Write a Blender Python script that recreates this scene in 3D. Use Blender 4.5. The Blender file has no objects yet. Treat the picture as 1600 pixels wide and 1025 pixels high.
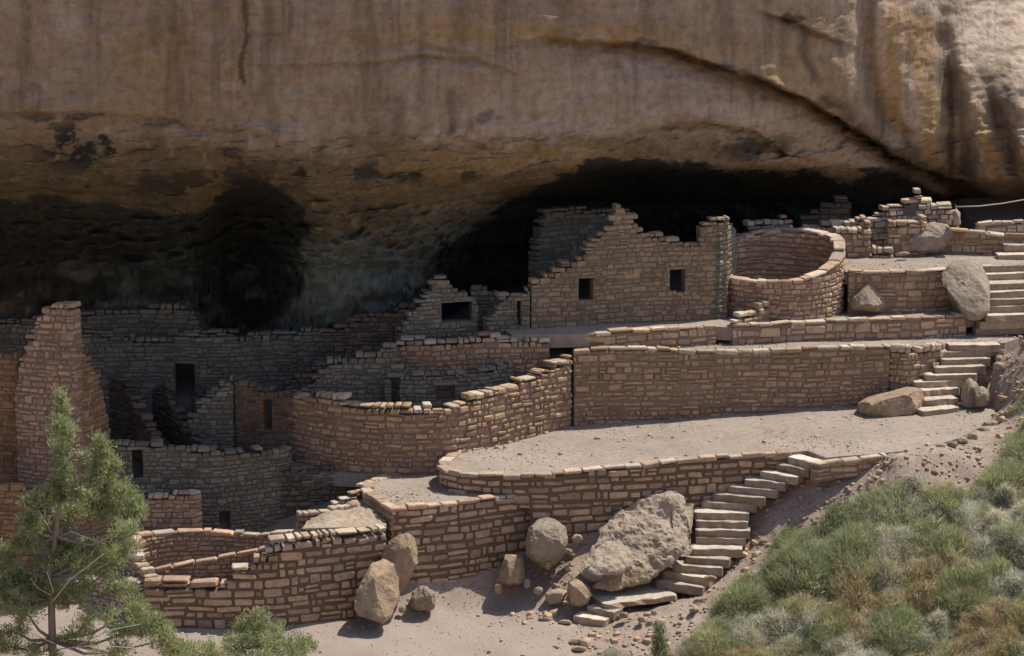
import bpy, bmesh, math, random
import numpy as np
from mathutils import Vector, Matrix, noise
from mathutils.geometry import delaunay_2d_cdt

# ------------------------------------------------------------------ camera, world, sun, exposure
SC = bpy.context.scene
COL = SC.collection
CAMZ, PITCH, FPX = 17.3, math.radians(11.0), 1600 * 85 / 36.0
cam_d = bpy.data.cameras.new('camera')
cam_d.lens = 85; cam_d.sensor_width = 36; cam_d.clip_start = 0.5; cam_d.clip_end = 2000
cam = bpy.data.objects.new('camera', cam_d); COL.objects.link(cam)
cam.location = (0, 0, CAMZ); cam.rotation_euler = (math.pi / 2 - PITCH, 0, 0)
SC.camera = cam
SUN_EL, SUN_AZ = math.radians(61), math.atan2(0.866, 0.5)
world = bpy.data.worlds.new('World'); SC.world = world; world.use_nodes = True
wn = world.node_tree
bg = wn.nodes['Background']
sky = wn.nodes.new('ShaderNodeTexSky'); sky.sky_type = 'NISHITA'; sky.sun_disc = False
sky.sun_elevation = SUN_EL; sky.sun_rotation = SUN_AZ; sky.altitude = 2000; sky.dust_density = 5.0; sky.air_density = 0.7; sky.ozone_density = 0.3
wn.links.new(sky.outputs[0], bg.inputs[0]); bg.inputs[1].default_value = 0.15
sun_d = bpy.data.lights.new('sun', 'SUN'); sun_d.energy = 3.7; sun_d.angle = math.radians(0.5)
sun_d.color = (1.0, 0.93, 0.80)
sun = bpy.data.objects.new('sun', sun_d); COL.objects.link(sun)
SDIR = Vector((math.sin(SUN_AZ) * math.cos(SUN_EL), math.cos(SUN_AZ) * math.cos(SUN_EL), math.sin(SUN_EL)))
sun.rotation_euler = SDIR.to_track_quat('Z', 'Y').to_euler()
SC.view_settings.view_transform = 'Standard'; SC.view_settings.look = 'None'
SC.view_settings.exposure = 0.45; SC.view_settings.gamma = 1.0; SC.view_settings.use_curve_mapping = False
SC.render.resolution_x = 1024; SC.render.resolution_y = 656

R = random.Random(7)
# ------------------------------------------------------------------ measuring helpers
CP, SP = math.cos(PITCH), math.sin(PITCH)
def ray(px, py):
    a = (px - 800) / FPX; b = (512.5 - py) / FPX
    return (a, CP + b * SP, -SP + b * CP)
def Pd(px, py, d):
    r = ray(px, py); t = d / r[1]
    return Vector((r[0] * t, d, CAMZ + r[2] * t))
def Pz(px, py, z):
    r = ray(px, py); t = (z - CAMZ) / r[2]
    return Vector((r[0] * t, r[1] * t, z))
def Pf(px, py, f):
    z = f(0, 0)
    for _ in range(12):
        p = Pz(px, py, z); z = f(p.x, p.y)
    return Pz(px, py, z)
def proj(x, y, z):
    dz = z - CAMZ
    dep = y * CP - dz * SP; up = y * SP + dz * CP
    return 800 + FPX * x / dep, 512.5 - FPX * up / dep
def zC(x, y): return 2.9 + 0.045 * max(0.0, x)
def zD(x, y): return 4.9 - 0.012 * x
def zB(x, y): return 2.43
def zF(x, y): return 5.3
def zJ(x, y): return 6.4 + 0.0 * x

# ------------------------------------------------------------------ object helpers
def tag(o, label=None, cat=None, group=None, kind=None):
    if label: o['label'] = label
    if cat: o['category'] = cat
    if group: o['group'] = group
    if kind: o['kind'] = kind
    elif cat: o['kind'] = 'thing'
    return o
def empty(name, loc, label=None, cat=None, group=None):
    o = bpy.data.objects.new(name, None); o.location = loc; o.empty_display_size = 0.2
    COL.objects.link(o); return tag(o, label, cat, group)
def mesh_np(name, V, F, mats, smooth=False, cols=None, colname='Col'):
    """V (n,3) array, F list of faces or (m,k) array"""
    me = bpy.data.meshes.new(name)
    V = np.asarray(V, dtype=np.float32)
    if isinstance(F, np.ndarray):
        k = F.shape[1]; m = F.shape[0]
        me.vertices.add(len(V)); me.vertices.foreach_set('co', V.ravel())
        me.loops.add(m * k); me.loops.foreach_set('vertex_index', F.astype(np.int32).ravel())
        me.polygons.add(m); me.polygons.foreach_set('loop_start', np.arange(0, m * k, k, dtype=np.int32))
        me.polygons.foreach_set('loop_total', np.full(m, k, dtype=np.int32))
        me.update(calc_edges=True)
    else:
        me.from_pydata(V.tolist(), [], F)
    if smooth: me.polygons.foreach_set('use_smooth', np.ones(len(me.polygons), dtype=bool))
    for m_ in (mats if isinstance(mats, (list, tuple)) else [mats]): me.materials.append(m_)
    if cols is not None:
        for cn, arr in (cols.items() if isinstance(cols, dict) else {colname: cols}.items()):
            a = me.color_attributes.new(cn, 'FLOAT_COLOR', 'POINT')
            arr = np.asarray(arr, dtype=np.float32)
            if arr.shape[1] == 3: arr = np.hstack([arr, np.ones((len(arr), 1), dtype=np.float32)])
            a.data.foreach_set('color', arr.ravel())
    me.update()
    return me
def link(name, me, parent=None, loc=None):
    o = bpy.data.objects.new(name, me); COL.objects.link(o)
    if parent is not None:
        o.parent = parent
        o.location = Vector((0, 0, 0)) - parent.location if loc is None else loc - parent.location
    elif loc is not None: o.location = loc
    return o

# numpy value noise (smooth), 3D
_rng = np.random.RandomState(11)
_T = _rng.rand(64, 64, 64).astype(np.float32)
def vnoise(p):
    p = np.asarray(p, dtype=np.float64); i = np.floor(p).astype(int); f = p - i; f = f * f * (3 - 2 * f)
    i0 = i % 64; i1 = (i + 1) % 64
    def g(a, b, c): return _T[a, b, c]
    x0, y0, z0 = i0.T; x1, y1, z1 = i1.T; fx, fy, fz = f.T
    c00 = g(x0, y0, z0) * (1 - fx) + g(x1, y0, z0) * fx; c10 = g(x0, y1, z0) * (1 - fx) + g(x1, y1, z0) * fx
    c01 = g(x0, y0, z1) * (1 - fx) + g(x1, y0, z1) * fx; c11 = g(x0, y1, z1) * (1 - fx) + g(x1, y1, z1) * fx
    return ((c00 * (1 - fy) + c10 * fy) * (1 - fz) + (c01 * (1 - fy) + c11 * fy) * fz) * 2 - 1
def fbm(p, oct=4, gain=0.5, lac=2.03):
    p = np.asarray(p, dtype=np.float64); r = 0; a = 1.0
    for k in range(oct):
        r = r + a * vnoise(p + 17.3 * k); p = p * lac; a *= gain
    return r

# ------------------------------------------------------------------ materials
class NT:
    def __init__(s, name):
        s.m = bpy.data.materials.new(name); s.m.use_nodes = True; s.t = s.m.node_tree
        s.b = s.t.nodes['Principled BSDF']; s.b.inputs['Roughness'].default_value = 0.95
        s.b.inputs['Specular IOR Level'].default_value = 0.15
    def n(s, typ, **kw):
        nd = s.t.nodes.new('ShaderNode' + typ)
        for k, v in kw.items(): setattr(nd, k, v)
        return nd
    def l(s, a, b): s.t.links.new(a, b)
    def pos(s, scale=(1, 1, 1)):
        g = s.n('NewGeometry'); mp = s.n('Mapping'); mp.inputs['Scale'].default_value = scale
        s.l(g.outputs['Position'], mp.inputs['Vector']); return mp.outputs[0]
    def noise(s, vec, scale, detail=5, rough=0.6):
        nn = s.n('TexNoise'); nn.inputs['Scale'].default_value = scale; nn.inputs['Detail'].default_value = detail
        nn.inputs['Roughness'].default_value = rough; s.l(vec, nn.inputs['Vector']); return nn.outputs['Fac']
    def ramp(s, fac, stops, interp='LINEAR'):
        r = s.n('ValToRGB'); r.color_ramp.interpolation = interp
        e = r.color_ramp.elements
        while len(e) < len(stops): e.new(0.5)
        for k, (p, c) in enumerate(stops):
            e[k].position = p; e[k].color = tuple(c) + (1,) if hasattr(c, '__len__') else (c, c, c, 1)
        s.l(fac, r.inputs[0]); return r.outputs['Color']
    def mix(s, fac, a, b, mode='MIX'):
        m = s.n('MixRGB', blend_type=mode)
        for i, v in enumerate((fac, a, b)):
            if hasattr(v, 'is_output'): s.l(v, m.inputs[i])
            elif i == 0: m.inputs[0].default_value = v
            else: m.inputs[i].default_value = tuple(v) + (1,) if hasattr(v, '__len__') else (v, v, v, 1)
        return m.outputs[0]
    def math(s, op, a, b=None):
        m = s.n('Math', operation=op)
        for i, v in enumerate((a, b)):
            if v is None: continue
            if hasattr(v, 'is_output'): s.l(v, m.inputs[i])
            else: m.inputs[i].default_value = v
        return m.outputs[0]
    def bump(s, h, strength=0.5, dist=0.02, prev=None):
        b = s.n('Bump'); b.inputs['Strength'].default_value = strength; b.inputs['Distance'].default_value = dist
        s.l(h, b.inputs['Height'])
        if prev is not None: s.l(prev, b.inputs['Normal'])
        s.l(b.outputs[0], s.b.inputs['Normal']); return b.outputs[0]
    def col(s, c):
        if hasattr(c, 'is_output'): s.l(c, s.b.inputs['Base Color'])
        else: s.b.inputs['Base Color'].default_value = tuple(c) + (1,)

def stone_mat(name, stops, bumpd=0.02):
    k = NT(name)
    oi = k.n('ObjectInfo'); g = k.n('NewGeometry')
    r = k.math('FRACT', k.math('ADD', oi.outputs['Random'], g.outputs['Random Per Island']))
    c = k.ramp(r, stops)
    r2 = k.math('FRACT', k.math('MULTIPLY', r, 17.31))
    c = k.mix(1.0, c, k.ramp(r2, [(0, (.72, .72, .72)), (.5, (1, 1, 1)), (1, (1.22, 1.2, 1.17))]), 'MULTIPLY')
    p = k.pos()
    n1 = k.noise(p, 9, 6, .65); n2 = k.noise(p, 2.2, 4)
    c = k.mix(1.0, c, k.ramp(n1, [(.28, (.62, .6, .58)), (.5, (1, 1, 1)), (.75, (1.15, 1.15, 1.13))]), 'MULTIPLY')
    c = k.mix(k.ramp(n2, [(.5, 0.0), (.72, .45)]), c, (.19, .125, .08))
    k.col(c); k.bump(k.noise(p, 26, 8, .7), .9, bumpd)
    return k.m
TAN = [(0, (.45, .325, .225)), (.22, (.50, .365, .25)), (.42, (.39, .29, .21)), (.58, (.48, .325, .225)), (.75, (.53, .41, .30)), (1, (.44, .325, .24))]
PINK = [(0, (.46, .305, .22)), (.3, (.51, .355, .25)), (.6, (.42, .285, .205)), (.8, (.53, .39, .275)), (1, (.46, .325, .235))]
OCH = [(0, (.43, .30, .185)), (.2, (.38, .27, .185)), (.4, (.47, .325, .19)), (.6, (.41, .29, .20)), (.8, (.46, .34, .235)), (1, (.36, .255, .175))]
GREY = [(0, (.215, .21, .165)), (.3, (.25, .23, .175)), (.6, (.185, .185, .15)), (.8, (.27, .24, .18)), (1, (.22, .21, .165))]  # greys lowered to carry the shade under the overhang
DUSK = [(0, (.14, .115, .092)), (.3, (.18, .135, .105)), (.6, (.125, .108, .09)), (.8, (.20, .15, .115)), (1, (.155, .125, .10))]  # darkest stones: overhang shade is put into their colour
RUST = [(0, (.34, .20, .11)), (.3, (.38, .235, .13)), (.6, (.30, .185, .11)), (.8, (.41, .25, .14)), (1, (.33, .21, .13))]
M_TAN = stone_mat('sandstone_tan', TAN); M_PINK = stone_mat('sandstone_pink', PINK)
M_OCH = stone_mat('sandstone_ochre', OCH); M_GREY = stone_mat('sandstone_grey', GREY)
M_DUSK = stone_mat('sandstone_shaded', DUSK); M_RUST = stone_mat('sandstone_rust', RUST)
PALE = [(0, (.48, .40, .315)), (.4, (.55, .465, .375)), (.7, (.43, .355, .28)), (1, (.57, .49, .40))]
M_PALE = stone_mat('capstone_pale', PALE)

def mortar_mat(name, c0, c1):
    k = NT(name); p = k.pos()
    c = k.mix(k.noise(p, 3.5, 6), c0, c1); c = k.mix(1.0, c, k.ramp(k.noise(p, 40, 4), [(.3, .7), (.7, 1.15)]), 'MULTIPLY')
    k.col(c); k.bump(k.noise(p, 22, 8, .75), 1.0, .03); return k.m
MO_BROWN = mortar_mat('mud_mortar_brown', (.27, .18, .125), (.35, .25, .175))
MO_FRONT = mortar_mat('mud_mortar_dark', (.17, .11, .07), (.235, .16, .105))
MO_GREY = mortar_mat('mud_mortar_grey', (.145, .14, .112), (.195, .18, .145))  # lowered with the grey stones for the overhang's shade
MO_DUSK = mortar_mat('mud_mortar_shaded', (.085, .07, .06), (.12, .098, .08))  # joints darkened by painted overhang shade
MO_RUST = mortar_mat('mud_mortar_rust', (.24, .145, .08), (.32, .2, .115))

def ground_mat(name, a, b, peb=.5, bs=.03):
    k = NT(name); p = k.pos()
    c = k.mix(k.ramp(k.noise(p, .55, 5, .6), [(.35, 0.0), (.65, 1.0)]), a, b)
    c = k.mix(1.0, c, k.ramp(k.noise(p, 7, 8, .7), [(.3, (.72, .70, .68)), (.55, (1, 1, 1)), (.8, (1.12, 1.12, 1.12))]), 'MULTIPLY')
    v = k.n('TexVoronoi'); v.inputs['Scale'].default_value = 16; k.l(p, v.inputs['Vector'])
    sp = k.ramp(v.outputs['Distance'], [(.05, .55), (.22, 1.0)])
    ms = k.ramp(k.noise(p, 5, 3), [(.45, 0.0), (.62, 1.0)])
    c = k.mix(k.mix(1.0, ms, (peb, peb, peb), 'MULTIPLY'), c, k.mix(1.0, c, sp, 'MULTIPLY'))
    k.col(c)
    h = k.mix(.5, k.noise(p, 14, 8, .75), k.noise(p, 2.5, 4))
    k.bump(h, .8, bs); return k.m
M_PATH = ground_mat('trodden_gravel', (.29, .24, .20), (.36, .30, .255), .8)
M_DIRT = ground_mat('hillside_dirt', (.36, .265, .20), (.44, .335, .26), .9, .07)
M_DUST = ground_mat('cave_dust', (.25, .22, .19), (.31, .27, .23))

def rock_mat(name, a, b, dark=(.10, .08, .06), lich=0.0, amt=.35):
    k = NT(name); p = k.pos()
    c = k.mix(k.ramp(k.noise(p, 1.3, 6, .6), [(.35, 0.0), (.65, 1.0)]), a, b)
    c = k.mix(1.0, c, k.ramp(k.noise(p, 7, 8, .7), [(.3, (.68, .66, .64)), (.55, (1, 1, 1)), (.8, (1.15, 1.15, 1.15))]), 'MULTIPLY')
    c = k.mix(k.ramp(k.noise(p, 3.1, 7, .7), [(.53, 0.0), (.68, amt)]), c, dark)
    k.col(c)
    h = k.mix(.45, k.noise(p, 16, 9, .78), k.noise(p, 3.2, 6, .7)); k.bump(h, 1.0, .07); return k.m
M_ROCK = rock_mat('boulder_sandstone', (.40, .32, .24), (.47, .385, .30))
M_ROCKG = rock_mat('boulder_weathered_grey', (.325, .265, .20), (.40, .335, .26))
M_ROCKO = rock_mat('boulder_ochre', (.37, .27, .175), (.44, .34, .24))
M_ROCKD = rock_mat('boulder_shaded_grey', (.24, .22, .19), (.30, .26, .22))

# ------------------------------------------------------------------ wall plans that the ground and floors also need
C_RIM = [(720, 700), (703, 709), (687, 722), (688, 735), (720, 742), (790, 745), (870, 743), (925, 737), (1000, 730), (1060, 722), (1130, 716), (1180, 712), (1236, 709)]
C_PTS = [Pf(a, b, zC) for a, b in C_RIM]
B_RIM = [(598, 744), (568, 758), (565, 768), (610, 797), (660, 792), (740, 783), (842, 770)]
B_PTS = [Pz(a, b, 2.43) for a, b in B_RIM]

STEPS_L = [(895, 960, 946, 968, .16), (916, 946, 958, 955, .30), (945, 943, 1060, 929, .42),
 (1023, 906, 1098, 917, .60), (1035, 891, 1107, 903, .755), (1050, 881, 1128, 887, .91), (1071, 868, 1139, 873, 1.065),
 (1080, 855, 1160, 857, 1.22), (1087, 838, 1166, 840, 1.40), (1087, 826, 1172, 828, 1.54), (1087, 812, 1169, 814, 1.69),
 (1085, 799, 1171, 801, 1.84), (1096, 782, 1182, 787, 2.02), (1112, 770, 1195, 777, 2.17), (1138, 758, 1215, 765, 2.32),
 (1163, 747, 1226, 754, 2.48), (1187, 735, 1244, 744, 2.63), (1211, 722, 1263, 733, 2.80), (1230, 711, 1279, 724, 3.0)]
STEPS_L = [q if i < 4 else q[:4] + (.6 + (i - 3) * .17,) for i, q in enumerate(STEPS_L)]
STEPS_M = [(1444, 641, 1500, 635), (1443, 624, 1498, 621), (1441, 609, 1501, 605), (1431, 596, 1507, 593), (1447, 585, 1528, 583),
 (1462, 573, 1541, 571), (1471, 560, 1548, 558), (1476, 548, 1549, 546), (1484, 538, 1564, 537)]
STEPS_M = [s + (3.37 + .155 * (i + 1),) for i, s in enumerate(STEPS_M)]
STEPS_U = [(1525, 511), (1533, 502), (1541, 492), (1543, 478), (1545, 467), (1545, 455), (1540, 442), (1532, 427), (1530, 415)]
STEPS_U = [(a, b, 1690, b - 5, 4.8 + .178 * (i + 1)) for i, (a, b) in enumerate(STEPS_U)]

# ------------------------------------------------------------------ ground height
ctl = []
def cz(px, py, z): p = Pz(px, py, z); ctl.append(tuple(p))
def cd(px, py, d): p = Pd(px, py, d); ctl.append(tuple(p))
for a in [(-300, 1005, 0), (-100, 1000, 0), (60, 1000, 0), (220, 1000, 0), (400, 1000, 0), (560, 985, 0), (640, 965, 0), (700, 972, 0), (780, 950, 0), (860, 985, 0),
          (220, 984, 0), (400, 986, 0), (560, 970, 0), (700, 953, .0), (880, 1008, -.12), (300, 1024, -.05), (600, 1022, -.03), (800, 1015, -.06), (890, 985, .03), (0, 1024, -.3)]: cz(*a)
for px, py in [(330, 882), (280, 890), (420, 868)]: cz(px, py, .55)
for a in [(800, 925, 54.9), (835, 905, 55.2), (880, 865, 55.5), (900, 850, 55.6), (930, 838, 55.7), (960, 820, 55.9), (1000, 795, 56.2), (1070, 782, 56.6), (1130, 763, 57.1), (1180, 742, 57.2),
          (850, 930, 54.4), (900, 900, 54.6), (850, 955, 53.8)]: cd(*a)
for x0, y0, x1, y1, z in STEPS_L:
    cz(x0 - 8, y0, z - .13); cz(x1 + 6, y1, z - .12); cz((x0 + x1) / 2, (y0 + y1) / 2 + 4, z - .25)
for a in [(1290, 745, 56.4), (1380, 724, 56.6), (1590, 600, 59.9), (1600, 530, 61.3), (1600, 600, 59.3), (1600, 700, 56.7), (1600, 850, 53.2), (1600, 1025, 50.2),
          (1500, 760, 55.8), (1400, 800, 54.9), (1400, 900, 53.0), (1400, 1025, 51.0), (1260, 800, 55.6), (1200, 850, 55.3), (1200, 930, 53.3), (1200, 1025, 51.6), (1000, 1000, 52.4), (1000, 962, 53.3),
          (1100, 940, 53.5), (1100, 1000, 52.3), (950, 985, 52.9), (1250, 768, 56.2), (1560, 560, 61.2), (1800, 700, 56), (1800, 1025, 49), (1800, 520, 60.5)]: cd(*a)
for a in [(-30, 52, 0), (34, 52, 5), (34, 60, 9), (-30, 60, 2), (0, 46, -2.4), (-12, 46, -2), (12, 46, -1.6), (22, 46, 0), (0, 41, -5), (-14, 41, -5), (14, 41, -4.5),
          (-12, 56.5, .8), (-8.5, 56, .9), (-5.5, 56, 1.0), (-4, 56.7, 1.0), (-3.3, 57, 1.1), (-7, 57, 1.1), (-2.6, 55.5, 1.9), (-2.2, 57, 2.2), (-8, 59.5, 2.6), (-5.5, 59.0, 2.5), (-4.5, 59.5, 2.8), (-8, 62, 3.2), (-4, 62, 3.4),
          (-2.2, 59.3, 3.7), (-1, 60.2, 3.8), (-3.5, 60.6, 3.5), (1, 61.5, 4.8), (-1.6, 61.5, 4.2), (3, 63.5, 5.15), (8, 64, 5.15), (6, 62.8, 5.15), (10, 66, 6.1), (14, 67, 6.2), (6, 68, 5.4), (0, 67, 4.8), (-6, 66, 4.4), (-12, 66, 4.4),
          (12, 72, 6), (0, 75, 5), (-15, 75, 5), (20, 75, 7), (3, 59, 2.6), (6, 60, 2.8), (9, 60.5, 2.9), (-14, 59, 1.6), (3, 57.2, 2.2), (5.5, 58, 2.5), (8, 58, 2.9), (4, 61.5, 4.5), (8, 62.5, 4.5), (11, 62.8, 4.5), (-1, 58, 2.5), (0.5, 57, 2.2), (-2.5, 58, 2.2)]: ctl.append(a)
for px, py in [(1390, 712), (1440, 703), (1470, 696), (1500, 684), (1525, 673), (1546, 660), (1556, 640), (1556, 612)]:
    for ox, oz in ((2, .02), (14, -.03)): p = Pf(px + ox, py + ox * .4, lambda a, b: zC(a, b) + oz); ctl.append(tuple(p))
ctl = np.array(ctl); n_ = len(ctl)
Dm = np.sqrt(((ctl[:, None, :2] - ctl[None, :, :2]) ** 2).sum(-1)) + np.eye(n_) * 0.02 * -1
Am = np.zeros((n_ + 3, n_ + 3)); Am[:n_, :n_] = Dm; Am[:n_, n_] = 1; Am[:n_, n_ + 1:] = ctl[:, :2]; Am[n_, :n_] = 1; Am[n_ + 1:, :n_] = ctl[:, :2].T
Wm = np.linalg.solve(Am, np.append(ctl[:, 2], [0, 0, 0]))
def ground_np(X, Y, rough=True):
    X = np.asarray(X, float).ravel(); Y = np.asarray(Y, float).ravel()
    Z = Wm[n_] + Wm[n_ + 1] * X + Wm[n_ + 2] * Y
    for i in range(n_): Z = Z + Wm[i] * np.sqrt((X - ctl[i, 0]) ** 2 + (Y - ctl[i, 1]) ** 2)
    far = np.interp(Y, [-60, -10, 0, 3, 8, 20, 32, 44, 70, 110, 200], [40, 17, 15.7, 15, 6, -12, -13, -3.3, 6, 24, 40])
    w = np.clip((Y - 41) / 5, 0, 1); w = w * np.clip((32 - np.abs(X)) / 12, 0, 1) * np.clip((80 - Y) / 6, 0, 1); w = w * w * (3 - 2 * w)
    Z = Z * w + (far + fbm(np.stack([X * .12, Y * .12, 0 * X], 1), 4) * 1.2) * (1 - w)
    if rough:
        n = fbm(np.stack([X * 1.3, Y * 1.3, 0 * X + 3], 1), 5, .55)
        pathy = np.clip((0.25 - np.abs(Z)) / .2, 0, 1)
        hill = np.clip((X - 2.0) / 2, 0, 1)
        Z = Z + n * (.02 + .05 * hill * (1 - pathy) + .015 * (1 - pathy))
    return Z
def ground(x, y): return float(ground_np([x], [y], False)[0])

def on_ground(px, py):
    ds = np.linspace(40, 66, 260); r_ = ray(px, py); t = ds / r_[1]
    X = r_[0] * t; Zr = CAMZ + r_[2] * t; Zg = ground_np(X, ds, False)
    h = np.nonzero(Zr < Zg)[0]; i = h[0] if len(h) else 259
    return Vector((X[i], ds[i], Zg[i]))
def inpoly(X, Y, poly):
    ins = np.zeros(len(X), bool); n = len(poly)
    for i in range(n):
        x0, y0 = poly[i][0], poly[i][1]; x1, y1 = poly[(i + 1) % n][0], poly[(i + 1) % n][1]
        c = ((y0 > Y) != (y1 > Y)) & (X < (x1 - x0) * (Y - y0) / ((y1 - y0) if y1 != y0 else 1e-9) + x0)
        ins ^= c
    return ins

# terrace outlines (world points)
M_PLAN = [Pd(430, 612, 59.4), Pd(462, 612, 58.75), Pd(520, 620, 58.15), Pd(580, 633, 57.75), Pd(640, 637, 57.6), Pd(705, 634, 57.75), Pd(760, 612, 58.5), Pd(800, 598, 59.05), Pd(850, 578, 59.75), Pd(894, 554, 60.45)]
E_PTS = [Pd(a, b, 60.55 + (a - 896) / 496 * .95) for a, b in [(896, 551), (935, 548), (1000, 546.5), (1050, 549.5), (1100, 551), (1200, 549.5), (1300, 545), (1380, 543.5), (1392, 545)]]
E_TOPZ = 0.06
F_RIM = [(800, 533), (860, 531), (935, 523), (960, 520.5), (1000, 518), (1060, 515), (1120, 511), (1145, 511.5), (1200, 508), (1260, 505), (1340, 502), (1430, 499), (1512, 494)]
F_PTS = [Pz(a, b, 5.3) for a, b in F_RIM]
def off(pts, dy): return [Vector((p.x, p.y + dy, p.z)) for p in pts]
C_OUT = off(C_PTS[2:], .12) + [Pf(1262, 704, zC), Pf(1292, 715, zC), Pf(1385, 708, zC), Pf(1440, 703, zC), Pf(1500, 684, zC), Pf(1546, 660, zC), Pf(1556, 640, zC), Pf(1540, 612, zC)] + \
        [Vector((p.x, p.y + .25, 0)) for p in reversed(E_PTS)] + [Vector((M_PLAN[-2].x, M_PLAN[-2].y + .2, 0)), Vector((M_PLAN[5].x, M_PLAN[5].y + .2, 0))]
B_OUT = [B_PTS[1] + Vector((.08, 0, 0)), B_PTS[2] + Vector((.08, .1, 0)), B_PTS[3] + Vector((.05, .15, 0))] + off(B_PTS[4:], .12) + [Vector((C_PTS[7].x, C_PTS[7].y + .3, 0)), Vector((0.2, 57.5, 0)), Vector((-1.0, 58.2, 0)), Vector((-2.5, 58.1, 0)), Vector((-5.6, 59.0, 0)), Vector((-6.0, 57.7, 0)), Vector((-4.5, 57.95, 0)), Pz(590, 740, 2.43)]
D_OUT = [Vector((p.x, p.y + .1, 0)) for p in E_PTS] + [Pf(1430, 543, zD), Pf(1484, 535, zD), Pf(1570, 536, zD), Pf(1600, 526, zD), Pf(1750, 526, zD), Pf(1750, 508, zD), Pf(1510, 510, zD)] + \
        [Vector((p.x, p.y + .2, 0)) for p in reversed(F_PTS[2:])]
F_OUT = off(F_PTS[:2], .75) + off(F_PTS[2:], .1) + [Pz(1532, 490, 5.3), Pz(1532, 470, 5.3)] + [Vector((12.5, 65.2, 0)), Vector((8.5, 65.2, 0)), Vector((5, 66, 0)), Vector((0, 63, 0)), Vector((-0.3, 61.9, 0))]
J_OUT = [Pz(1320, 424, 6.4), Pz(1400, 424, 6.4), Pz(1475, 421, 6.4), Pz(1530, 416, 6.4), Pz(1760, 408, 6.4), Vector((17, 69.5, 0)), Vector((9.5, 69, 0)), Vector((8.6, 67.2, 0))]
TERR = [(C_OUT, zC, 'terrace_floor', M_PATH), (B_OUT, zB, 'terrace_floor', M_PATH), (D_OUT, zD, 'terrace_floor', M_PATH), (F_OUT, zF, 'terrace_floor', M_PATH), (J_OUT, zJ, 'terrace_floor', M_PATH)]
def terrace(out, zf, name, mat):
    poly = [(p[0], p[1]) for p in out]
    dense = []
    for i in range(len(poly)):
        a, b = poly[i], poly[(i + 1) % len(poly)]; L = math.hypot(a[0] - b[0], a[1] - b[1]); n = max(1, int(L / .2))
        for k in range(n): dense.append((a[0] + (b[0] - a[0]) * k / n, a[1] + (b[1] - a[1]) * k / n))
    xs = [p[0] for p in poly]; ys = [p[1] for p in poly]
    gx, gy = np.meshgrid(np.arange(min(xs), max(xs), .16), np.arange(min(ys), max(ys), .16))
    gx = gx.ravel() + _rng.rand(gx.size) * .06; gy = gy.ravel() + _rng.rand(gy.size) * .06
    ok = inpoly(gx, gy, poly)
    pts = [Vector(p) for p in dense] + [Vector((a, b)) for a, b in zip(gx[ok], gy[ok])]
    nd = len(dense)
    vo, _, fo, *_r = delaunay_2d_cdt(pts, [(i, (i + 1) % nd) for i in range(nd)], [list(range(nd))], 1, 1e-5)
    V = np.array([(v.x, v.y, 0) for v in vo])
    V[:, 2] = np.array([zf(a, b) for a, b in V[:, :2]]) + fbm(np.stack([V[:, 0] * .9, V[:, 1] * .9, V[:, 0] * 0 + 9], 1), 4) * .022
    nb = len(V)
    F = [list(f) for f in fo]
    F = [f if (V[f[1]][0] - V[f[0]][0]) * (V[f[2]][1] - V[f[0]][1]) - (V[f[1]][1] - V[f[0]][1]) * (V[f[2]][0] - V[f[0]][0]) > 0 else f[::-1] for f in F]
    # skirt down
    from collections import Counter
    cnt = Counter()
    for f in F:
        for i in range(len(f)): cnt[(f[i], f[(i + 1) % len(f)])] += 1
    bot = V.copy(); bot[:, 2] -= .35
    allV = np.vstack([V, bot])
    for (a, b) in list(cnt):
        if (b, a) not in cnt: F.append([b, a, a + nb, b + nb])
    o = link(name, mesh_np(name, allV, F, mat, smooth=False)); tag(o, kind='structure'); return o
for t in TERR: terrace(*t)

# ground sheet
xs = np.concatenate([np.linspace(-400, -40, 14), np.linspace(-36, -16, 18), np.arange(-15, 15.01, .13), np.linspace(16, 36, 18), np.linspace(40, 400, 14)])
ys = np.concatenate([np.linspace(-300, 40, 60), np.arange(40.5, 49, .35), np.arange(49, 70, .13), np.linspace(70.5, 80, 14), np.linspace(84, 400, 24)])
GX, GY = np.meshgrid(xs, ys); gx = GX.ravel(); gy = GY.ravel(); gz = ground_np(gx, gy)
for out, zf, *_ in TERR:
    ins = inpoly(gx, gy, out)
    zt = np.array([zf(a, 0) for a in gx])
    gz = np.where(ins, np.minimum(gz, zt - .18), gz)
nx, ny = len(xs), len(ys)
idx = np.arange(nx * ny).reshape(ny, nx)
GF = np.stack([idx[:-1, :-1].ravel(), idx[:-1, 1:].ravel(), idx[1:, 1:].ravel(), idx[1:, :-1].ravel()], 1)
kk = np.zeros((len(gx), 3))
kk[:, 0] = np.clip((.28 - np.abs(gz)) / .15, 0, 1) * (gx < 1.3) * (gy < 56)            # trodden path
kk[:, 1] = np.clip((gy - 56.5) / 1.5, 0, 1) * np.maximum(gx < 4, gy > 65) * (gx < 14)  # cave floor: deep shade put into the ground colour
k = NT('canyon_ground'); p = k.pos(); vc = k.n('VertexColor', layer_name='Col'); sep = k.n('SeparateColor'); k.l(vc.outputs[0], sep.inputs[0])
c = k.mix(k.ramp(k.noise(p, .6, 5), [(.35, 0.0), (.65, 1.0)]), (.31, .24, .19), (.39, .31, .255))
c = k.mix(1.0, c, k.ramp(k.noise(p, 6, 8, .75), [(.3, (.6, .57, .55)), (.52, (1, 1, 1)), (.8, (1.15, 1.15, 1.15))]), 'MULTIPLY')
c = k.mix(sep.outputs[0], c, k.mix(k.noise(p, 1.2, 6), (.30, .245, .205), (.37, .305, .26)))
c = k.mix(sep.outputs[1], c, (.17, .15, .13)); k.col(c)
k.bump(k.mix(.5, k.noise(p, 13, 8, .78), k.noise(p, 3, 5)), .9, .06)
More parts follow.
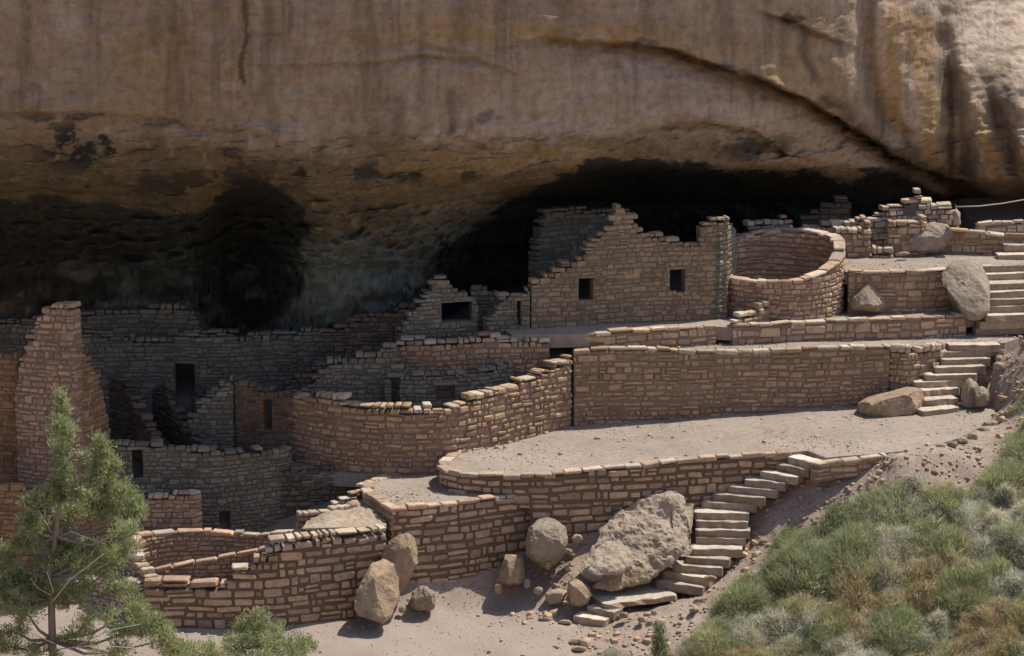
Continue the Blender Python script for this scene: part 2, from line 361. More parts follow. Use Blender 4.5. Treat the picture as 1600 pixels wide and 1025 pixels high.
tag(link('ground', mesh_np('ground', np.stack([gx, gy, gz], 1), GF, k.m, smooth=False, cols=kk)), kind='structure')

# ------------------------------------------------------------------ cliff
CX = [-1600, -600, -200, 0, 150, 300, 400, 480, 580, 680, 760, 850, 950, 1100, 1250, 1350, 1450, 1520, 1600, 1750, 2100, 3000]
D0 = [50, 54, 55.5, 56, 56.3, 56.7, 57.1, 57.5, 58.3, 59.2, 59.9, 60.7, 61.6, 62.9, 64.4, 66.0, 69.2, 72.4, 75.5, 80, 88, 100]
CY = [0, 60, 110, 160, 215, 260, 282, 320, 400, 500, 660]
ADD = {  # depth beyond D0 by column for each row
 0: [0] * 22,
 60: [0, 0, .05, .05, .05, .05, .05, .05, .05, .05, .05, .05, .05, .1, .2, .35, .3, -.7, -1.8, -3, -4, -4],
 110: [0, 0, .1, .1, .1, .1, .1, .1, .1, .1, .1, .1, .1, .2, .45, .8, .6, -1.0, -3.2, -5, -6, -6],
 160: [.1, .1, .2, .2, .2, .2, .2, .2, .2, .2, .2, .2, .2, .35, .8, 1.3, .9, -1.0, -3.9, -6.5, -7, -7],
 215: [.3, .4, .6, .7, .6, .5, .45, .4, .4, .4, .4, .4, .5, .8, 1.4, 1.9, 1.4, -.9, -4.2, -7.5, -8, -8],
 260: [1, 1.3, 1.6, 1.7, 1.6, 1.4, 1.3, 1.2, 1.1, 1.0, .9, .9, 1.3, 1.7, 2.3, 2.7, 2.3, -.2, -4.2, -8, -9, -9],
 282: [1.5, 2, 2.4, 2.5, 2.4, 2.3, 2.4, 1.9, 1.7, 1.6, 1.5, 2.0, 5.5, 6, 6, 5.6, 3.8, .0, -4.1, -8, -9, -9],
 320: [3, 3.6, 4.2, 4.5, 4.5, 4.6, 6.2, 3.2, 3.0, 3.4, 5.2, 7.5, 9, 9, 8.5, 7.5, 5.5, 3.5, .5, -8, -9, -9],
 400: [6, 6.6, 7.2, 7.5, 7.2, 6.6, 8.6, 5.0, 4.3, 5.2, 8.4, 9.8, 11, 10.5, 9.5, 8.5, 6.8, 5, 2.5, -7, -8, -8],
 500: [8, 8.5, 9, 9, 8.8, 8.0, 9, 6.2, 5.3, 6.6, 9.4, 10.6, 11.5, 11, 10, 9, 7.5, 5.5, 3.2, -6, -7, -7],
 660: [9, 9, 9.4, 9.4, 9.2, 8.8, 9.4, 7.5, 6.8, 8, 9.8, 11, 12, 11, 10, 9, 8, 6, 3.5, -5, -6, -6]}
def seg_dist(X, Y, pts):
    """distance to polyline and signed side (positive below)"""
    best = np.full(X.shape, 1e9); par = np.zeros(X.shape); L = 0
    tot = sum(math.dist(pts[i], pts[i + 1]) for i in range(len(pts) - 1))
    for i in range(len(pts) - 1):
        ax, ay = pts[i]; bx, by = pts[i + 1]; l2 = (bx - ax) ** 2 + (by - ay) ** 2
        t = np.clip(((X - ax) * (bx - ax) + (Y - ay) * (by - ay)) / l2, 0, 1)
        d = np.hypot(X - ax - t * (bx - ax), Y - ay - t * (by - ay))
        m = d < best; best = np.where(m, d, best); par = np.where(m, (L + t * math.sqrt(l2)) / tot, par); L += math.sqrt(l2)
    return best, par
def cub(xq, xp, fp):
    """smooth (Catmull-like monotone) interpolation"""
    xp = np.array(xp, float); fp = np.array(fp, float)
    m = np.gradient(fp, xp)
    i = np.clip(np.searchsorted(xp, xq) - 1, 0, len(xp) - 2); h = xp[i + 1] - xp[i]; t = (xq - xp[i]) / h
    return (2 * t**3 - 3 * t**2 + 1) * fp[i] + (t**3 - 2 * t**2 + t) * h * m[i] + (-2 * t**3 + 3 * t**2) * fp[i + 1] + (t**3 - t**2) * h * m[i + 1]
cx = np.concatenate([np.linspace(-1600, -90, 60), np.arange(-80, 1700, 3.2), np.linspace(1710, 3000, 60)])
cy = np.concatenate([np.arange(0, 420, 2.2), np.arange(420, 661, 8)])
base0 = cub(cx, CX, D0)
rows = np.array([cub(cx, CX, ADD[r]) for r in CY])
tab = np.array([[0.0]] * 0)
DD = np.zeros((len(cy), len(cx)))
for j in range(len(cx)): DD[:, j] = base0[j] + np.interp(cy, CY, rows[:, j])
# soften kinks vertically
for _ in range(6): DD[1:-1] = .25 * DD[:-2] + .5 * DD[1:-1] + .25 * DD[2:]
PX, PY = np.meshgrid(cx, cy)
wob = fbm(np.stack([PX.ravel() * .02, PY.ravel() * .02, 0 * PX.ravel()], 1), 4).reshape(PX.shape) * 7
def crackline(pts, width_under, depth, fade=(0, 0), lift=.0):
    """overlapping slab: rock below the line is recessed"""
    global DD
    px = np.array([q[0] for q in pts]); py = np.array([q[1] for q in pts])
    yl = np.interp(PX, px, py) + wob * .6
    par = np.clip((PX - px[0]) / (px[-1] - px[0]), 0, 1)
    win = np.clip((PX - px[0]) / 60, 0, 1) * np.clip((px[-1] - PX) / 60, 0, 1)
    amp = np.interp(par, np.linspace(0, 1, len(depth)), depth) * win
    s = (PY - yl)
    rec = np.where(s > 0, np.exp(-s / width_under), 0) * np.clip(s / 2, 0, 1)
    lip = np.where(s <= 0, np.exp(s / 25.0), 0)
    DD = DD + amp * rec - amp * .14 * lip
crackline([(560, 66), (640, 66), (740, 78), (850, 58), (970, 65), (1040, 74), (1100, 90), (1200, 125), (1260, 150), (1290, 172), (1340, 205), (1400, 243), (1470, 275), (1540, 300)], 26, [.05, .12, .15, .7, 1.2, 1.6, 2.0, 1.7, .8])
crackline([(360, 96), (480, 100), (560, 97), (640, 88), (740, 84), (790, 108), (830, 125)], 12, [.08, .16, .2, .25, .1])
crackline([(1160, 2), (1200, 18), (1250, 34), (1300, 60), (1360, 78)], 14, [.2, .5, .35, .2])
crackline([(640, 212), (700, 214), (760, 222), (900, 215)], 10, [.1, .2, .2, .1])
crackline([(930, 205), (1000, 197), (1100, 190), (1180, 205), (1230, 240), (1300, 262)], 18, [.2, .35, .5, .6, .4])
crackline([(0, 178), (120, 172), (200, 178), (300, 192), (380, 205), (470, 232)], 10, [.1, .2, .22, .2, .1])
crackline([(-60, 298), (40, 296), (150, 304), (260, 300), (330, 290), (380, 285), (460, 296), (540, 310)], 14, [.3, .4, .3, .5, .6, .3])
for pts in ([(130, 220), (190, 228), (260, 232), (330, 228)], [(60, 248), (150, 255), (230, 262)], [(230, 280), (300, 292), (370, 300)], [(420, 262), (520, 258), (640, 268), (740, 262)], [(600, 290), (700, 280), (800, 276), (880, 262)]):
    crackline(pts, 6, [.15, .3, .15])
# vertical ridges at the right (buttresses between varnish streaks)
def ridge(pts, half, amp):
    global DD
    d, par = seg_dist(PX, PY, pts); DD = DD - amp * np.exp(-(d / half) ** 2)
ridge([(1405, 40), (1412, 110), (1432, 170), (1450, 225)], 36, .5)
ridge([(1290, 60), (1310, 100), (1335, 150)], 30, .2)
ridge([(1352, 0), (1352, 90), (1368, 150), (1410, 210)], 13, -.45)
ridge([(1475, 60), (1482, 130), (1500, 270)], 15, -.5)
ridge([(1510, 110), (1522, 180), (1540, 270)], 15, .35)
ridge([(1556, 170), (1575, 230), (1600, 300)], 14, -.4)
ridge([(1590, 230), (1620, 300), (1650, 350)], 26, .4)
P = np.zeros(PX.shape + (3,))
a_ = (PX - 800) / FPX; b_ = (512.5 - PY) / FPX
ry = CP + b_ * SP; rz = -SP + b_ * CP; t_ = DD / ry
P[..., 0] = a_ * t_; P[..., 1] = DD; P[..., 2] = CAMZ + rz * t_
# rows above the frame: the cliff leans back over its shoulder
up = []
BX = np.interp(cx, CX, [0] * 22)
for dz, dy in ((26, 34), (20, 22), (15, 14), (11, 8.5), (8, 5.2), (5.5, 3.2), (3.6, 1.3), (2.3, .35), (1.4, -.05), (.8, -.12), (.35, -.08)):
    r_ = P[0].copy(); r_[:, 2] += dz; r_[:, 1] += dy; up.append(r_)
P = np.concatenate([np.array(up), P], 0)
flat = P.reshape(-1, 3)
# natural roughness, pushed along -Y and Z
n1 = fbm(flat * np.array([.35, .35, .8]), 5, .55); n2 = fbm(flat * np.array([1.2, 1.2, 4.2]) + 50, 5, .6); n3 = fbm(flat * 3.7 + 5, 4, .6)
strat = np.abs(vnoise(flat * np.array([.25, .25, 2.1]) + 31))
PYf = np.concatenate([np.zeros((len(up), len(cx))), PY], 0).ravel(); PXf = np.concatenate([np.repeat(cx[None], len(up), 0), PX], 0).ravel()
low = np.clip((PYf - 170) / 60, 0, 1); rgt = np.clip((PXf - 1380) / 120, 0, 1)
cav = np.clip((PYf - 300) / 60, 0, 1)
flat[:, 1] += -cav * (.25 * n2 + .12 * n3) - .16 * n1 - (.025 + .13 * low + .03 * rgt * (1 - low)) * n2 - (.018 + .05 * low + .02 * rgt * (1 - low)) * n3 + strat * .12 * low
flat[:, 2] += (.02 + .07 * low) * n2
nxc, nyc = len(cx), P.shape[0]
idx = np.arange(nxc * nyc).reshape(nyc, nxc)
CF = np.stack([idx[1:, :-1].ravel(), idx[1:, 1:].ravel(), idx[:-1, 1:].ravel(), idx[:-1, :-1].ravel()], 1)
# rock stains and painted light, by place: R pale, G ochre, B varnish, slab shade ; second layer: R underside shade, G soot
pn = fbm(np.stack([PXf * .012, PYf * .02, PXf * 0], 1), 5, .6); pn2 = fbm(np.stack([PXf * .03, PYf * .05, PXf * 0 + 8], 1), 5, .65); streak = fbm(np.stack([PXf * .05, PYf * .004, PXf * 0 + 4], 1), 4, .65)
X2 = PXf + pn * 12 + pn2 * 7; Y2 = PYf + pn * 10 + pn2 * 6
def blob(x, y, rx, ry_, soft=.5):
    d = np.hypot((X2 - x) / rx, (Y2 - y) / ry_); return np.clip((1 + soft * .5 - d) / soft, 0, 1)
def band(pts, half, soft=.6):
    v_ = abs(pts[-1][1] - pts[0][1]) > 1.5 * abs(pts[-1][0] - pts[0][0])
    d, par = seg_dist(PXf + (X2 - PXf) * (.22 if v_ else 1) + (pn2 * 1.5 if v_ else 0), Y2, pts); return np.clip((1 + soft * .5 - d / half) / soft, 0, 1)
pale = .35 * np.clip(pn2, 0, 1)
pale = np.maximum(pale, .75 * band([(660, 205), (760, 205), (860, 195), (980, 190), (1080, 168), (1200, 185)], 14, 1.2))
pale = np.maximum(pale, .4 * band([(650, 180), (800, 170), (950, 130), (1150, 130), (1250, 190)], 44, 1.2))
pale = np.maximum(pale, .5 * blob(672, 178, 26, 34)); pale = np.maximum(pale, .55 * blob(100, 28, 26, 30, .8)); pale = np.maximum(pale, .6 * blob(360, 135, 14, 10)); pale = np.maximum(pale, .4 * blob(40, 155, 14, 10, .8))
pale = np.maximum(pale, .55 * np.clip(streak + .15, 0, 1) * band([(480, 100), (480, 220)], 26, .9) * 1.2)
pale = np.maximum(pale, .5 * band([(395, 120), (400, 225)], 16, 1) * np.clip(streak + .5, 0, 1))
pale = np.maximum(pale, .8 * band([(1310, 5), (1390, 0), (1395, 100), (1425, 170), (1450, 220)], 24, .8) * np.clip(streak + .7, 0, 1))
pale = np.maximum(pale, .6 * band([(1500, 120), (1515, 200), (1532, 265)], 9, .8)); pale = np.maximum(pale, .5 * band([(1330, 40), (1335, 130)], 12, .9))
pale = np.maximum(pale, .95 * np.clip((PXf - 1400 - PYf * .95) / 45 + pn, 0, 1))  # sunlit shoulder: sunlight painted as paler rock
pale = np.maximum(pale, .5 * blob(450, 180, 22, 50, 1) * np.clip(streak + .5, 0, 1)); pale = np.maximum(pale, .35 * blob(1100, 15, 90, 22, 1))
och = .8 * band([(800, 50), (880, 50), (1000, 60), (1120, 82), (1210, 118), (1260, 145), (1285, 170)], 12, 1.1)
och = np.maximum(och, .55 * blob(660, 45, 150, 22, .8)); och = np.maximum(och, .5 * blob(1235, 95, 60, 35, 1)); och = np.maximum(och, .6 * blob(1440, 215, 26, 40, .8)); och = np.maximum(och, .55 * blob(1540, 250, 22, 60, .9))
och = np.maximum(och, .75 * band([(1405, 40), (1412, 110), (1432, 170), (1450, 225)], 32, 1.0)); och = np.maximum(och, .4 * blob(240, 75, 70, 45, 1)); och = np.maximum(och, .7 * band([(385, 0), (382, 60), (377, 128)], 6, .8)); och = np.maximum(och, .45 * blob(800, 250, 170, 30, 1)); och = np.maximum(och, .45 * blob(1440, 80, 20, 100, .8))
fine = np.clip(.75 + .6 * streak + .35 * pn2, 0, 1)
dark = .8 * band([(386, -5), (384, 60), (378, 125)], 4.5, .8)
def dk(v): 
    global dark
    dark = np.maximum(dark, v)
dk(.35 * band([(455, 0), (452, 60)], 5, .8)); dk(.3 * band([(240, -5), (238, 70)], 9, 1.2)); dk(.3 * band([(560, -5), (556, 60)], 10, 1.2)); dk(.35 * band([(625, 160), (622, 215)], 12, .9)); dk(.55 * band([(705, 140), (703, 208)], 7, .9)); dk(.45 * blob(756, 180, 20, 12))
dk(.35 * band([(720, 0), (718, 60)], 12, 1.2)); dk(.3 * band([(880, 0), (878, 50)], 14, 1.2)); dk(.3 * band([(1010, 0), (1015, 60)], 9, 1.2))
dk(.7 * band([(1000, 74), (1060, 84), (1130, 102), (1190, 128), (1240, 154)], 5, 1.3) * np.clip(pn2 * 2 + 1.1, 0, 1))  # shade beneath the slab edge, painted dark
dk(.85 * band([(1285, 150), (1310, 182), (1380, 232), (1450, 270), (1540, 305)], 10, 1.4) * np.clip(pn2 + 1.2, 0, 1))  # painted shade continues along the overhang edge
dk(.75 * band([(1352, -10), (1351, 80), (1362, 150), (1400, 205)], 13, 1.2) * fine); dk(.75 * band([(1375, 190), (1420, 240), (1480, 275)], 22, 1.3) * fine)
dk(.9 * band([(1470, 10), (1474, 100), (1484, 160), (1496, 280)], 22, 1.1) * fine); dk(.6 * band([(1440, 20), (1480, 60), (1560, 130), (1610, 190)], 16, 1.4) * fine); dk(.75 * band([(1550, 150), (1566, 220), (1600, 290)], 13, 1.2) * fine)
dk(.85 * band([(1296, 165), (1345, 212), (1420, 258), (1480, 282)], 20, 1.2) * np.clip(pn2 + 1.0, 0, 1)); dk(.3 * band([(1420, 0), (1425, 120)], 8, 1.3)); dk(.35 * band([(1312, 10), (1318, 110)], 8, 1.3)); dk(.3 * band([(1220, 40), (1228, 110)], 10, 1.3))  # first band: painted shade and black streaks under the slab lip
dk(.85 * blob(1238, 27, 20, 8)); dk(.6 * band([(1256, 50), (1258, 95), (1272, 118)], 7, 1.2)); dk(.5 * np.clip(pn2 * 1.6 - .2, 0, 1) * np.clip((PXf - 1400 - PYf * .9) / 60, 0, 1))
dk(.35 * np.clip(streak * 1.6 - .25, 0, 1) * np.clip((215 - PYf) / 60, 0, 1))
spk = np.clip(pn2 * 4 - .4, 0, 1)
def pin(poly, soft=5.0, wx=0.0):
    xw = PXf + pn2 * 14 + pn * 12; yw = PYf + pn2 * 10 + pn * 10
    m_ = np.zeros(len(PXf))
    for ox, oy in ((-1, -1), (1, -1), (-1, 1), (1, 1), (0, 0)): m_ += inpoly(xw + ox * soft / 2, yw + oy * soft / 2, poly) / 5.0
    return m_
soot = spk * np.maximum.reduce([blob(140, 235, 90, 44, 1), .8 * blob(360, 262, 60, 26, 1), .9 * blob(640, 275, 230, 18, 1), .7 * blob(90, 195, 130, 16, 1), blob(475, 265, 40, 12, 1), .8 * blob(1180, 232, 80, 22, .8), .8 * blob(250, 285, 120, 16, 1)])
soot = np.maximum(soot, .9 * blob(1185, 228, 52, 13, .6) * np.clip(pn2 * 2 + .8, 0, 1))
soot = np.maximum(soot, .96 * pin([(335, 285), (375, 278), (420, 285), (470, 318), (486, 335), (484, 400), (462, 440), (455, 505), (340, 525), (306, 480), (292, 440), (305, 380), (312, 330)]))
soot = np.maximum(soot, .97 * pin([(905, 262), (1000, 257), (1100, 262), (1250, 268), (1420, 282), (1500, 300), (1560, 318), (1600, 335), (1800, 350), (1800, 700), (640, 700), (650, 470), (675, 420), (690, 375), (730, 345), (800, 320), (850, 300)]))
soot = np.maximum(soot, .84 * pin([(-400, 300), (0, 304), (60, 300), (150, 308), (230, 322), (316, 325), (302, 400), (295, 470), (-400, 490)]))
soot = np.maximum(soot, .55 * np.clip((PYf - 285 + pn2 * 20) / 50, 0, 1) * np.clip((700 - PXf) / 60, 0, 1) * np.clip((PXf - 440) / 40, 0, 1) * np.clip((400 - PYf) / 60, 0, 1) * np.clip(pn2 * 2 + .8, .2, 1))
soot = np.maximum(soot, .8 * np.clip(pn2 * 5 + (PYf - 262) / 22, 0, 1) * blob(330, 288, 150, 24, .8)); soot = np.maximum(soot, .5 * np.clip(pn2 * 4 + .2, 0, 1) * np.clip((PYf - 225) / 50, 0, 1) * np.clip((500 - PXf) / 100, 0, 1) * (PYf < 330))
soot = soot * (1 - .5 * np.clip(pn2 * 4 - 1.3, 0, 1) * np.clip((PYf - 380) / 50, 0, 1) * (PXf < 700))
olive = np.clip((PYf - 195 - pn * 16) / 40, 0, 1) * np.clip((1300 - PXf) / 300, 0, 1)  # greenish shade of the ceiling painted into the rock
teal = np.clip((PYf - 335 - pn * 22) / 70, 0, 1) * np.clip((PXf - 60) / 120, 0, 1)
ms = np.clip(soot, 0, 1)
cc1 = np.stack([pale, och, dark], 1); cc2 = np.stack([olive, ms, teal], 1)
k = NT('alcove_sandstone'); p = k.pos(); ps = k.pos((1, 1, .12)); pl = k.pos((.35, .35, 3.0))
v1 = k.n('VertexColor', layer_name='StainLight'); s1 = k.n('SeparateColor'); k.l(v1.outputs[0], s1.inputs[0])
v2 = k.n('VertexColor', layer_name='ShadeSoot'); s2 = k.n('SeparateColor'); k.l(v2.outputs[0], s2.inputs[0])
c = k.mix(k.ramp(k.noise(p, .35, 6, .6), [(.38, 0.0), (.62, 1.0)]), (.375, .268, .165), (.42, .315, .215))
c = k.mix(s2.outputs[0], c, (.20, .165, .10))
c = k.mix(s1.outputs[1], c, (.44, .27, .10))
c = k.mix(s1.outputs[0], c, (.56, .455, .36))
c = k.mix(k.ramp(k.noise(ps, 2.4, 6, .7), [(.5, 0.0), (.72, .5)]), c, (.26, .17, .10))
c = k.mix(k.ramp(k.noise(ps, 3.6, 5, .7), [(.54, 0.0), (.74, .45)]), c, (.60, .48, .38))
c = k.mix(1.0, c, k.ramp(k.noise(p, 4.5, 9, .72), [(.3, (.66, .64, .62)), (.52, (1, 1, 1)), (.8, (1.2, 1.2, 1.2))]), 'MULTIPLY')
c = k.mix(1.0, c, k.ramp(k.noise(pl, 2.0, 7, .7), [(.3, (.86, .85, .84)), (.55, (1, 1, 1))]), 'MULTIPLY')
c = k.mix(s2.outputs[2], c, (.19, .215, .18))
c = k.mix(s1.outputs[2], c, (.075, .06, .042))
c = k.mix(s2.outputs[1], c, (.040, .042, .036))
k.col(c)
h = k.mix(k.math('MULTIPLY', s2.outputs[0], .5), k.noise(p, 6, 9, .72), k.noise(pl, 3.2, 8, .7)); k.bump(h, 1.0, .09)
tag(link('cliff', mesh_np('cliff', flat, CF, k.m, smooth=False, cols={'StainLight': cc1, 'ShadeSoot': cc2})), kind='structure')

# ------------------------------------------------------------------ stones
def stone_mesh(seed, mat, slab=False):
    r = random.Random(seed)
    ex, ez, ey = (.05, .16, .10) if not slab else (.03, .22, .06)
    V = []; cx_ = {}
    for sx in (-1, 1):
        for sy in (-1, 1):
            for sz in (-1, 1):
                jx = r.uniform(-.05, .03); jy = r.uniform(-.05, .02); jz = r.uniform(-.10, .04)
                X, Y, Z = sx * (.5 + jx), sy * (.5 + jy), sz * (.5 + jz)
                fx, fy, fz = ex * r.uniform(.7, 2.0), ey * r.uniform(.6, 1.5), ez * r.uniform(.7, 1.5)
                cx_[(sx, sy, sz)] = len(V)
                V += [(X, Y - sy * fy, Z - sz * fz), (X - sx * fx, Y, Z - sz * fz), (X - sx * fx, Y - sy * fy, Z)]
    bm = bmesh.new()
    for v in V: bm.verts.new(v)
    bmesh.ops.convex_hull(bm, input=bm.verts[:])
    bmesh.ops.triangulate(bm, faces=bm.faces[:])
    me = bpy.data.meshes.new('stone'); bm.to_mesh(me); bm.free(); me.materials.append(mat); return me
STN = {}
def stones_of(mat, slab=False):
    key = (mat.name, slab)
    if key not in STN: STN[key] = [stone_mesh(hash(mat.name) % 97 * 0 + i * 7 + (500 if slab else 0), mat, slab) for i in range(14)]
    return STN[key]
NP_CACHE = {}
def me_np(me):
    if me.name not in NP_CACHE:
        co = np.zeros(len(me.vertices) * 3, np.float32); me.vertices.foreach_get('co', co)
        NP_CACHE[me.name] = (co.reshape(-1, 3), np.array([list(f.vertices) for f in me.polygons]))
    return NP_CACHE[me.name]
def place_stones(root, items, limit=300, name='stone', rest='stone_fill'):
    """items: (mesh, pos, (rx,ry,rz), (sx,sy,sz))"""
    items.sort(key=lambda it: -(it[3][0] * it[3][2]) / it[1].y)
    rl = root.location
    for me, p, r, s in items[:limit]:
        o = bpy.data.objects.new(name, me); o.parent = root
        o.location = p - rl; o.rotation_euler = r; o.scale = s; COL.objects.link(o)
    if len(items) > limit:
        Vs, Fs, nb = [], [], 0
        for me, p, r, s in items[limit:]:
            v, f = me_np(me)
            Mx = Matrix.LocRotScale(p - rl, __import__('mathutils').Euler(r), Vector(s))
            M3 = np.array(Mx.to_3x3()); Vs.append(v @ M3.T + np.array(Mx.translation)); Fs.append(f + nb); nb += len(v)
        o = link(rest, mesh_np(rest, np.vstack(Vs), np.vstack(Fs), max((it[0].materials[0] for it in items[limit:limit + 40]), key=lambda m_: sum(it[0].materials[0] is m_ for it in items[limit:limit + 40])))); o.parent = root; o.location = (0, 0, 0)
        o['kind'] = 'stuff'

WALLS = {}
def wall(label, pts, th=.34, base=None, hh=(.10, .16), LL=(.20, .46), gap=.028, faces='f', cap=None, mat=M_TAN, mortar=MO_BROWN, openings=(), name='stone_wall', cat='wall', capmat=M_PALE, seed=1, ragged=.035, topoff=0.0, group=None, fallen=0.0, bulge=.02, endw=True, capw=.27, top='auto'):
    """pts: left to right, front face line with the top z in z.  base: None = ground, number, or function"""
    r = random.Random(seed * 131 + 5)
    if mat.name in ('sandstone_grey', 'sandstone_shaded'): gap = min(gap, .017); bulge = min(bulge, .014); ragged = max(ragged, .06)
    P0 = [Vector(p) for p in pts]
    cum = [0.0]
    for a, b in zip(P0, P0[1:]): cum.append(cum[-1] + math.hypot(a.x - b.x, a.y - b.y))
    S = cum[-1]; cA = np.array(cum); xA = np.array([p.x for p in P0]); yA = np.array([p.y for p in P0]); zA = np.array([p.z for p in P0]) + topoff
    # light smoothing of the plan for curved walls
    ss = np.linspace(0, S, max(8, int(S / .08))); X = np.interp(ss, cA, xA); Y = np.interp(ss, cA, yA); Z = np.interp(ss, cA, zA)
    if len(P0) > 3:
        for _ in range(6):
            X[1:-1] = .25 * X[:-2] + .5 * X[1:-1] + .25 * X[2:]; Y[1:-1] = .25 * Y[:-2] + .5 * Y[1:-1] + .25 * Y[2:]
    TX = np.gradient(X); TY = np.gradient(Y); Ln = np.hypot(TX, TY); TX /= Ln; TY /= Ln
    if base is None: Bz = ground_np(X, Y, False) - .12
    elif callable(base): Bz = np.array([base(a, b) for a, b in zip(X, Y)])
    else: Bz = np.full(len(X), float(base))
    at = lambda arr, s: float(np.interp(s, ss, arr))
    opn = []
    prj = np.array([proj(a, b, c)[0] for a, b, c in zip(X, Y, Z)])
    for (xa, xb, yt, yb_) in openings:
        s0 = float(np.interp(xa, prj, ss)); s1 = float(np.interp(xb, prj, ss)); d = at(Y, (s0 + s1) / 2)
        opn.append((s0, s1, Pd(xa, yb_, d).z, Pd(xa, yt, d).z))
    ctr = Vector((at(X, S / 2), at(Y, S / 2), at(Bz, S / 2)))
    root = empty(name, ctr, label, cat, group)
    if cap is None: cap = False
    hm = (hh[0] + hh[1]) / 2
    # ---- core
    cuts = sorted(set([0.0, S] + [i * .16 for i in range(1, int(S / .16) + 1) if i * .16 < S - .02] + [q for o_ in opn for q in o_[:2]]))
    V, F = [], []
    ins = .025
    for s0, s1 in zip(cuts, cuts[1:]):
        if s1 - s0 < 1e-4: continue
        sm = (s0 + s1) / 2; zt = at(Z, sm) - (.08 if cap else hm * 1.5); zb = at(Bz, sm) - .05
        iv = [(zb, zt)]
        for o_ in opn:
            if o_[0] - 1e-6 <= sm <= o_[1] + 1e-6:
                iv = [q for (a, b) in iv for q in ((a, min(b, o_[2])), (max(a, o_[3]), b)) if q[1] - q[0] > .01]
        for za, zb_ in iv:
            if zb_ <= za: continue
            b0 = len(V)
            for s_ in (s0, s1):
                e = .02 if s_ in (0.0,) else (-.02 if s_ == S else 0)
                x, y, tx, ty = at(X, s_), at(Y, s_), at(TX, s_), at(TY, s_)
                for dn in (ins, th - ins):
                    for zz in (za, zb_): V.append((x - ty * dn + tx * e, y + tx * dn + ty * e, zz))
            F += [[b0, b0 + 1, b0 + 3, b0 + 2], [b0 + 4, b0 + 6, b0 + 7, b0 + 5], [b0, b0 + 4, b0 + 5, b0 + 1], [b0 + 2, b0 + 3, b0 + 7, b0 + 6], [b0 + 1, b0 + 5, b0 + 7, b0 + 3], [b0, b0 + 2, b0 + 6, b0 + 4]]
    if V: 
        o = link('mortar', mesh_np('mortar', V, F, mortar), root)
    # ---- courses
    ms_ = stones_of(mat); mp_ = stones_of(capmat, True)
    mt_ = stones_of(M_PALE) if mat.name in ('sandstone_tan', 'sandstone_pink', 'sandstone_ochre') else ms_  # sunlit walls get paler top stones, light put into the colour
    items = []
    z = float(Bz.min()); zmax = float(Z.max())
    edge = .085 if cap else 0
    while z < zmax:
        h = r.uniform(hh[0] * .95, hh[1] * 1.2)
        s = -r.uniform(0, .12)
        while s < S - .05:
            L = r.uniform(LL[0] * .85, LL[1] * 1.2) * (1.0 if r.random() > .25 else .5)
            s0, s1 = max(0, s), min(S, s + L); s += L
            if s1 - s0 < .07: continue
            # split against openings
            segs = [(s0, s1)]
            for o_ in opn:
                if z + h * .55 > o_[2] and z + h * .45 < o_[3]:
                    segs = [q for (a, b) in segs for q in ((a, min(b, o_[0])), (max(a, o_[1]), b)) if q[1] - q[0] > .05]
            for a, b in segs:
                sm = (a + b) / 2; w = b - a; zz = z + .025 * math.sin(sm * 1.7 + seed) + r.uniform(-.012, .012)
                top = at(Z, sm) - edge + r.uniform(-ragged, ragged)
                if zz + h * .5 > top or zz + h < at(Bz, sm) - .02: continue
                istop = zz + 1.5 * h > top and not cap
                if r.random() < fallen: continue
                isend = endw and (a < .01 or b > S - .01 or any(abs(a - o_[1]) < .02 or abs(b - o_[0]) < .02 for o_ in opn))
                x, y, tx, ty = at(X, sm), at(Y, sm), at(TX, sm), at(TY, sm); ang = math.atan2(ty, tx)
                def put(zc, hc, aa, bb):
                    m_ = (aa + bb) / 2; x, y, tx, ty = at(X, m_), at(Y, m_), at(TX, m_), at(TY, m_); ang = math.atan2(ty, tx)
                    pr = r.uniform(-bulge * .6, bulge)
                    full = istop or isend
                    dep = (th + r.uniform(-.05, .03)) if full else .15
                    dn = dep / 2 - .005 - pr
                    items.append((r.choice(mt_ if istop and r.random() < .7 else ms_), Vector((x - ty * dn, y + tx * dn, zc)), (r.uniform(-.06, .06), r.uniform(-.055, .055), ang + r.uniform(-.06, .06)), (max(.05, bb - aa - gap * r.uniform(.5, 1.2)), dep, max(.065, hc - gap * r.uniform(.5, 1.1)))))
                    if 'b' in faces and not full:
                        dn = th - dep / 2 + .005 + pr
                        items.append((r.choice(ms_), Vector((x - ty * dn, y + tx * dn, zc)), (0, 0, ang + math.pi + r.uniform(-.04, .04)), (bb - aa - gap, dep, hc - gap)))
                u = r.random()
                if u < .14 and h > .10 + 1.4 * gap:
                    put(zz + h * .25, h * .5, a, b); put(zz + h * .75, h * .5, a, b)
                elif u < .24 and w > .25:
                    c_ = a + w * r.uniform(.35, .65); put(zz + h / 2, h, a, c_); put(zz + h / 2, h * r.uniform(.75, 1), c_, b)
                else: put(zz + h / 2 + r.uniform(-.015, .015), h * r.uniform(.72, 1.12), a, b)
        z += h
    place_stones(root, items)
    # ---- cap slabs
    if cap:
        ci = []; s = 0
        while s < S - .04:
            L = r.uniform(.18, .62); s1 = min(S, s + L)
            if S - s1 < .1: s1 = S
            sm = (s + s1) / 2; x, y, tx, ty = at(X, sm), at(Y, sm), at(TX, sm), at(TY, sm)
            dep = capw * r.uniform(.75, 1.15); dn = dep / 2 - .025 + r.uniform(-.03, .03)
            slope = math.atan2(at(Z, s1) - at(Z, s), s1 - s)
            hc = r.uniform(.055, .12)
            ci.append((r.choice(mp_ if r.random() < .55 else stones_of(mat, True)), Vector((x - ty * dn, y + tx * dn, at(Z, sm) - hc / 2 + r.uniform(-.02, .03))), (r.uniform(-.06, .06), -slope + r.uniform(-.05, .05), math.atan2(ty, tx) + r.uniform(-.12, .12)), (s1 - s - .012, dep, hc)))
            s = s1
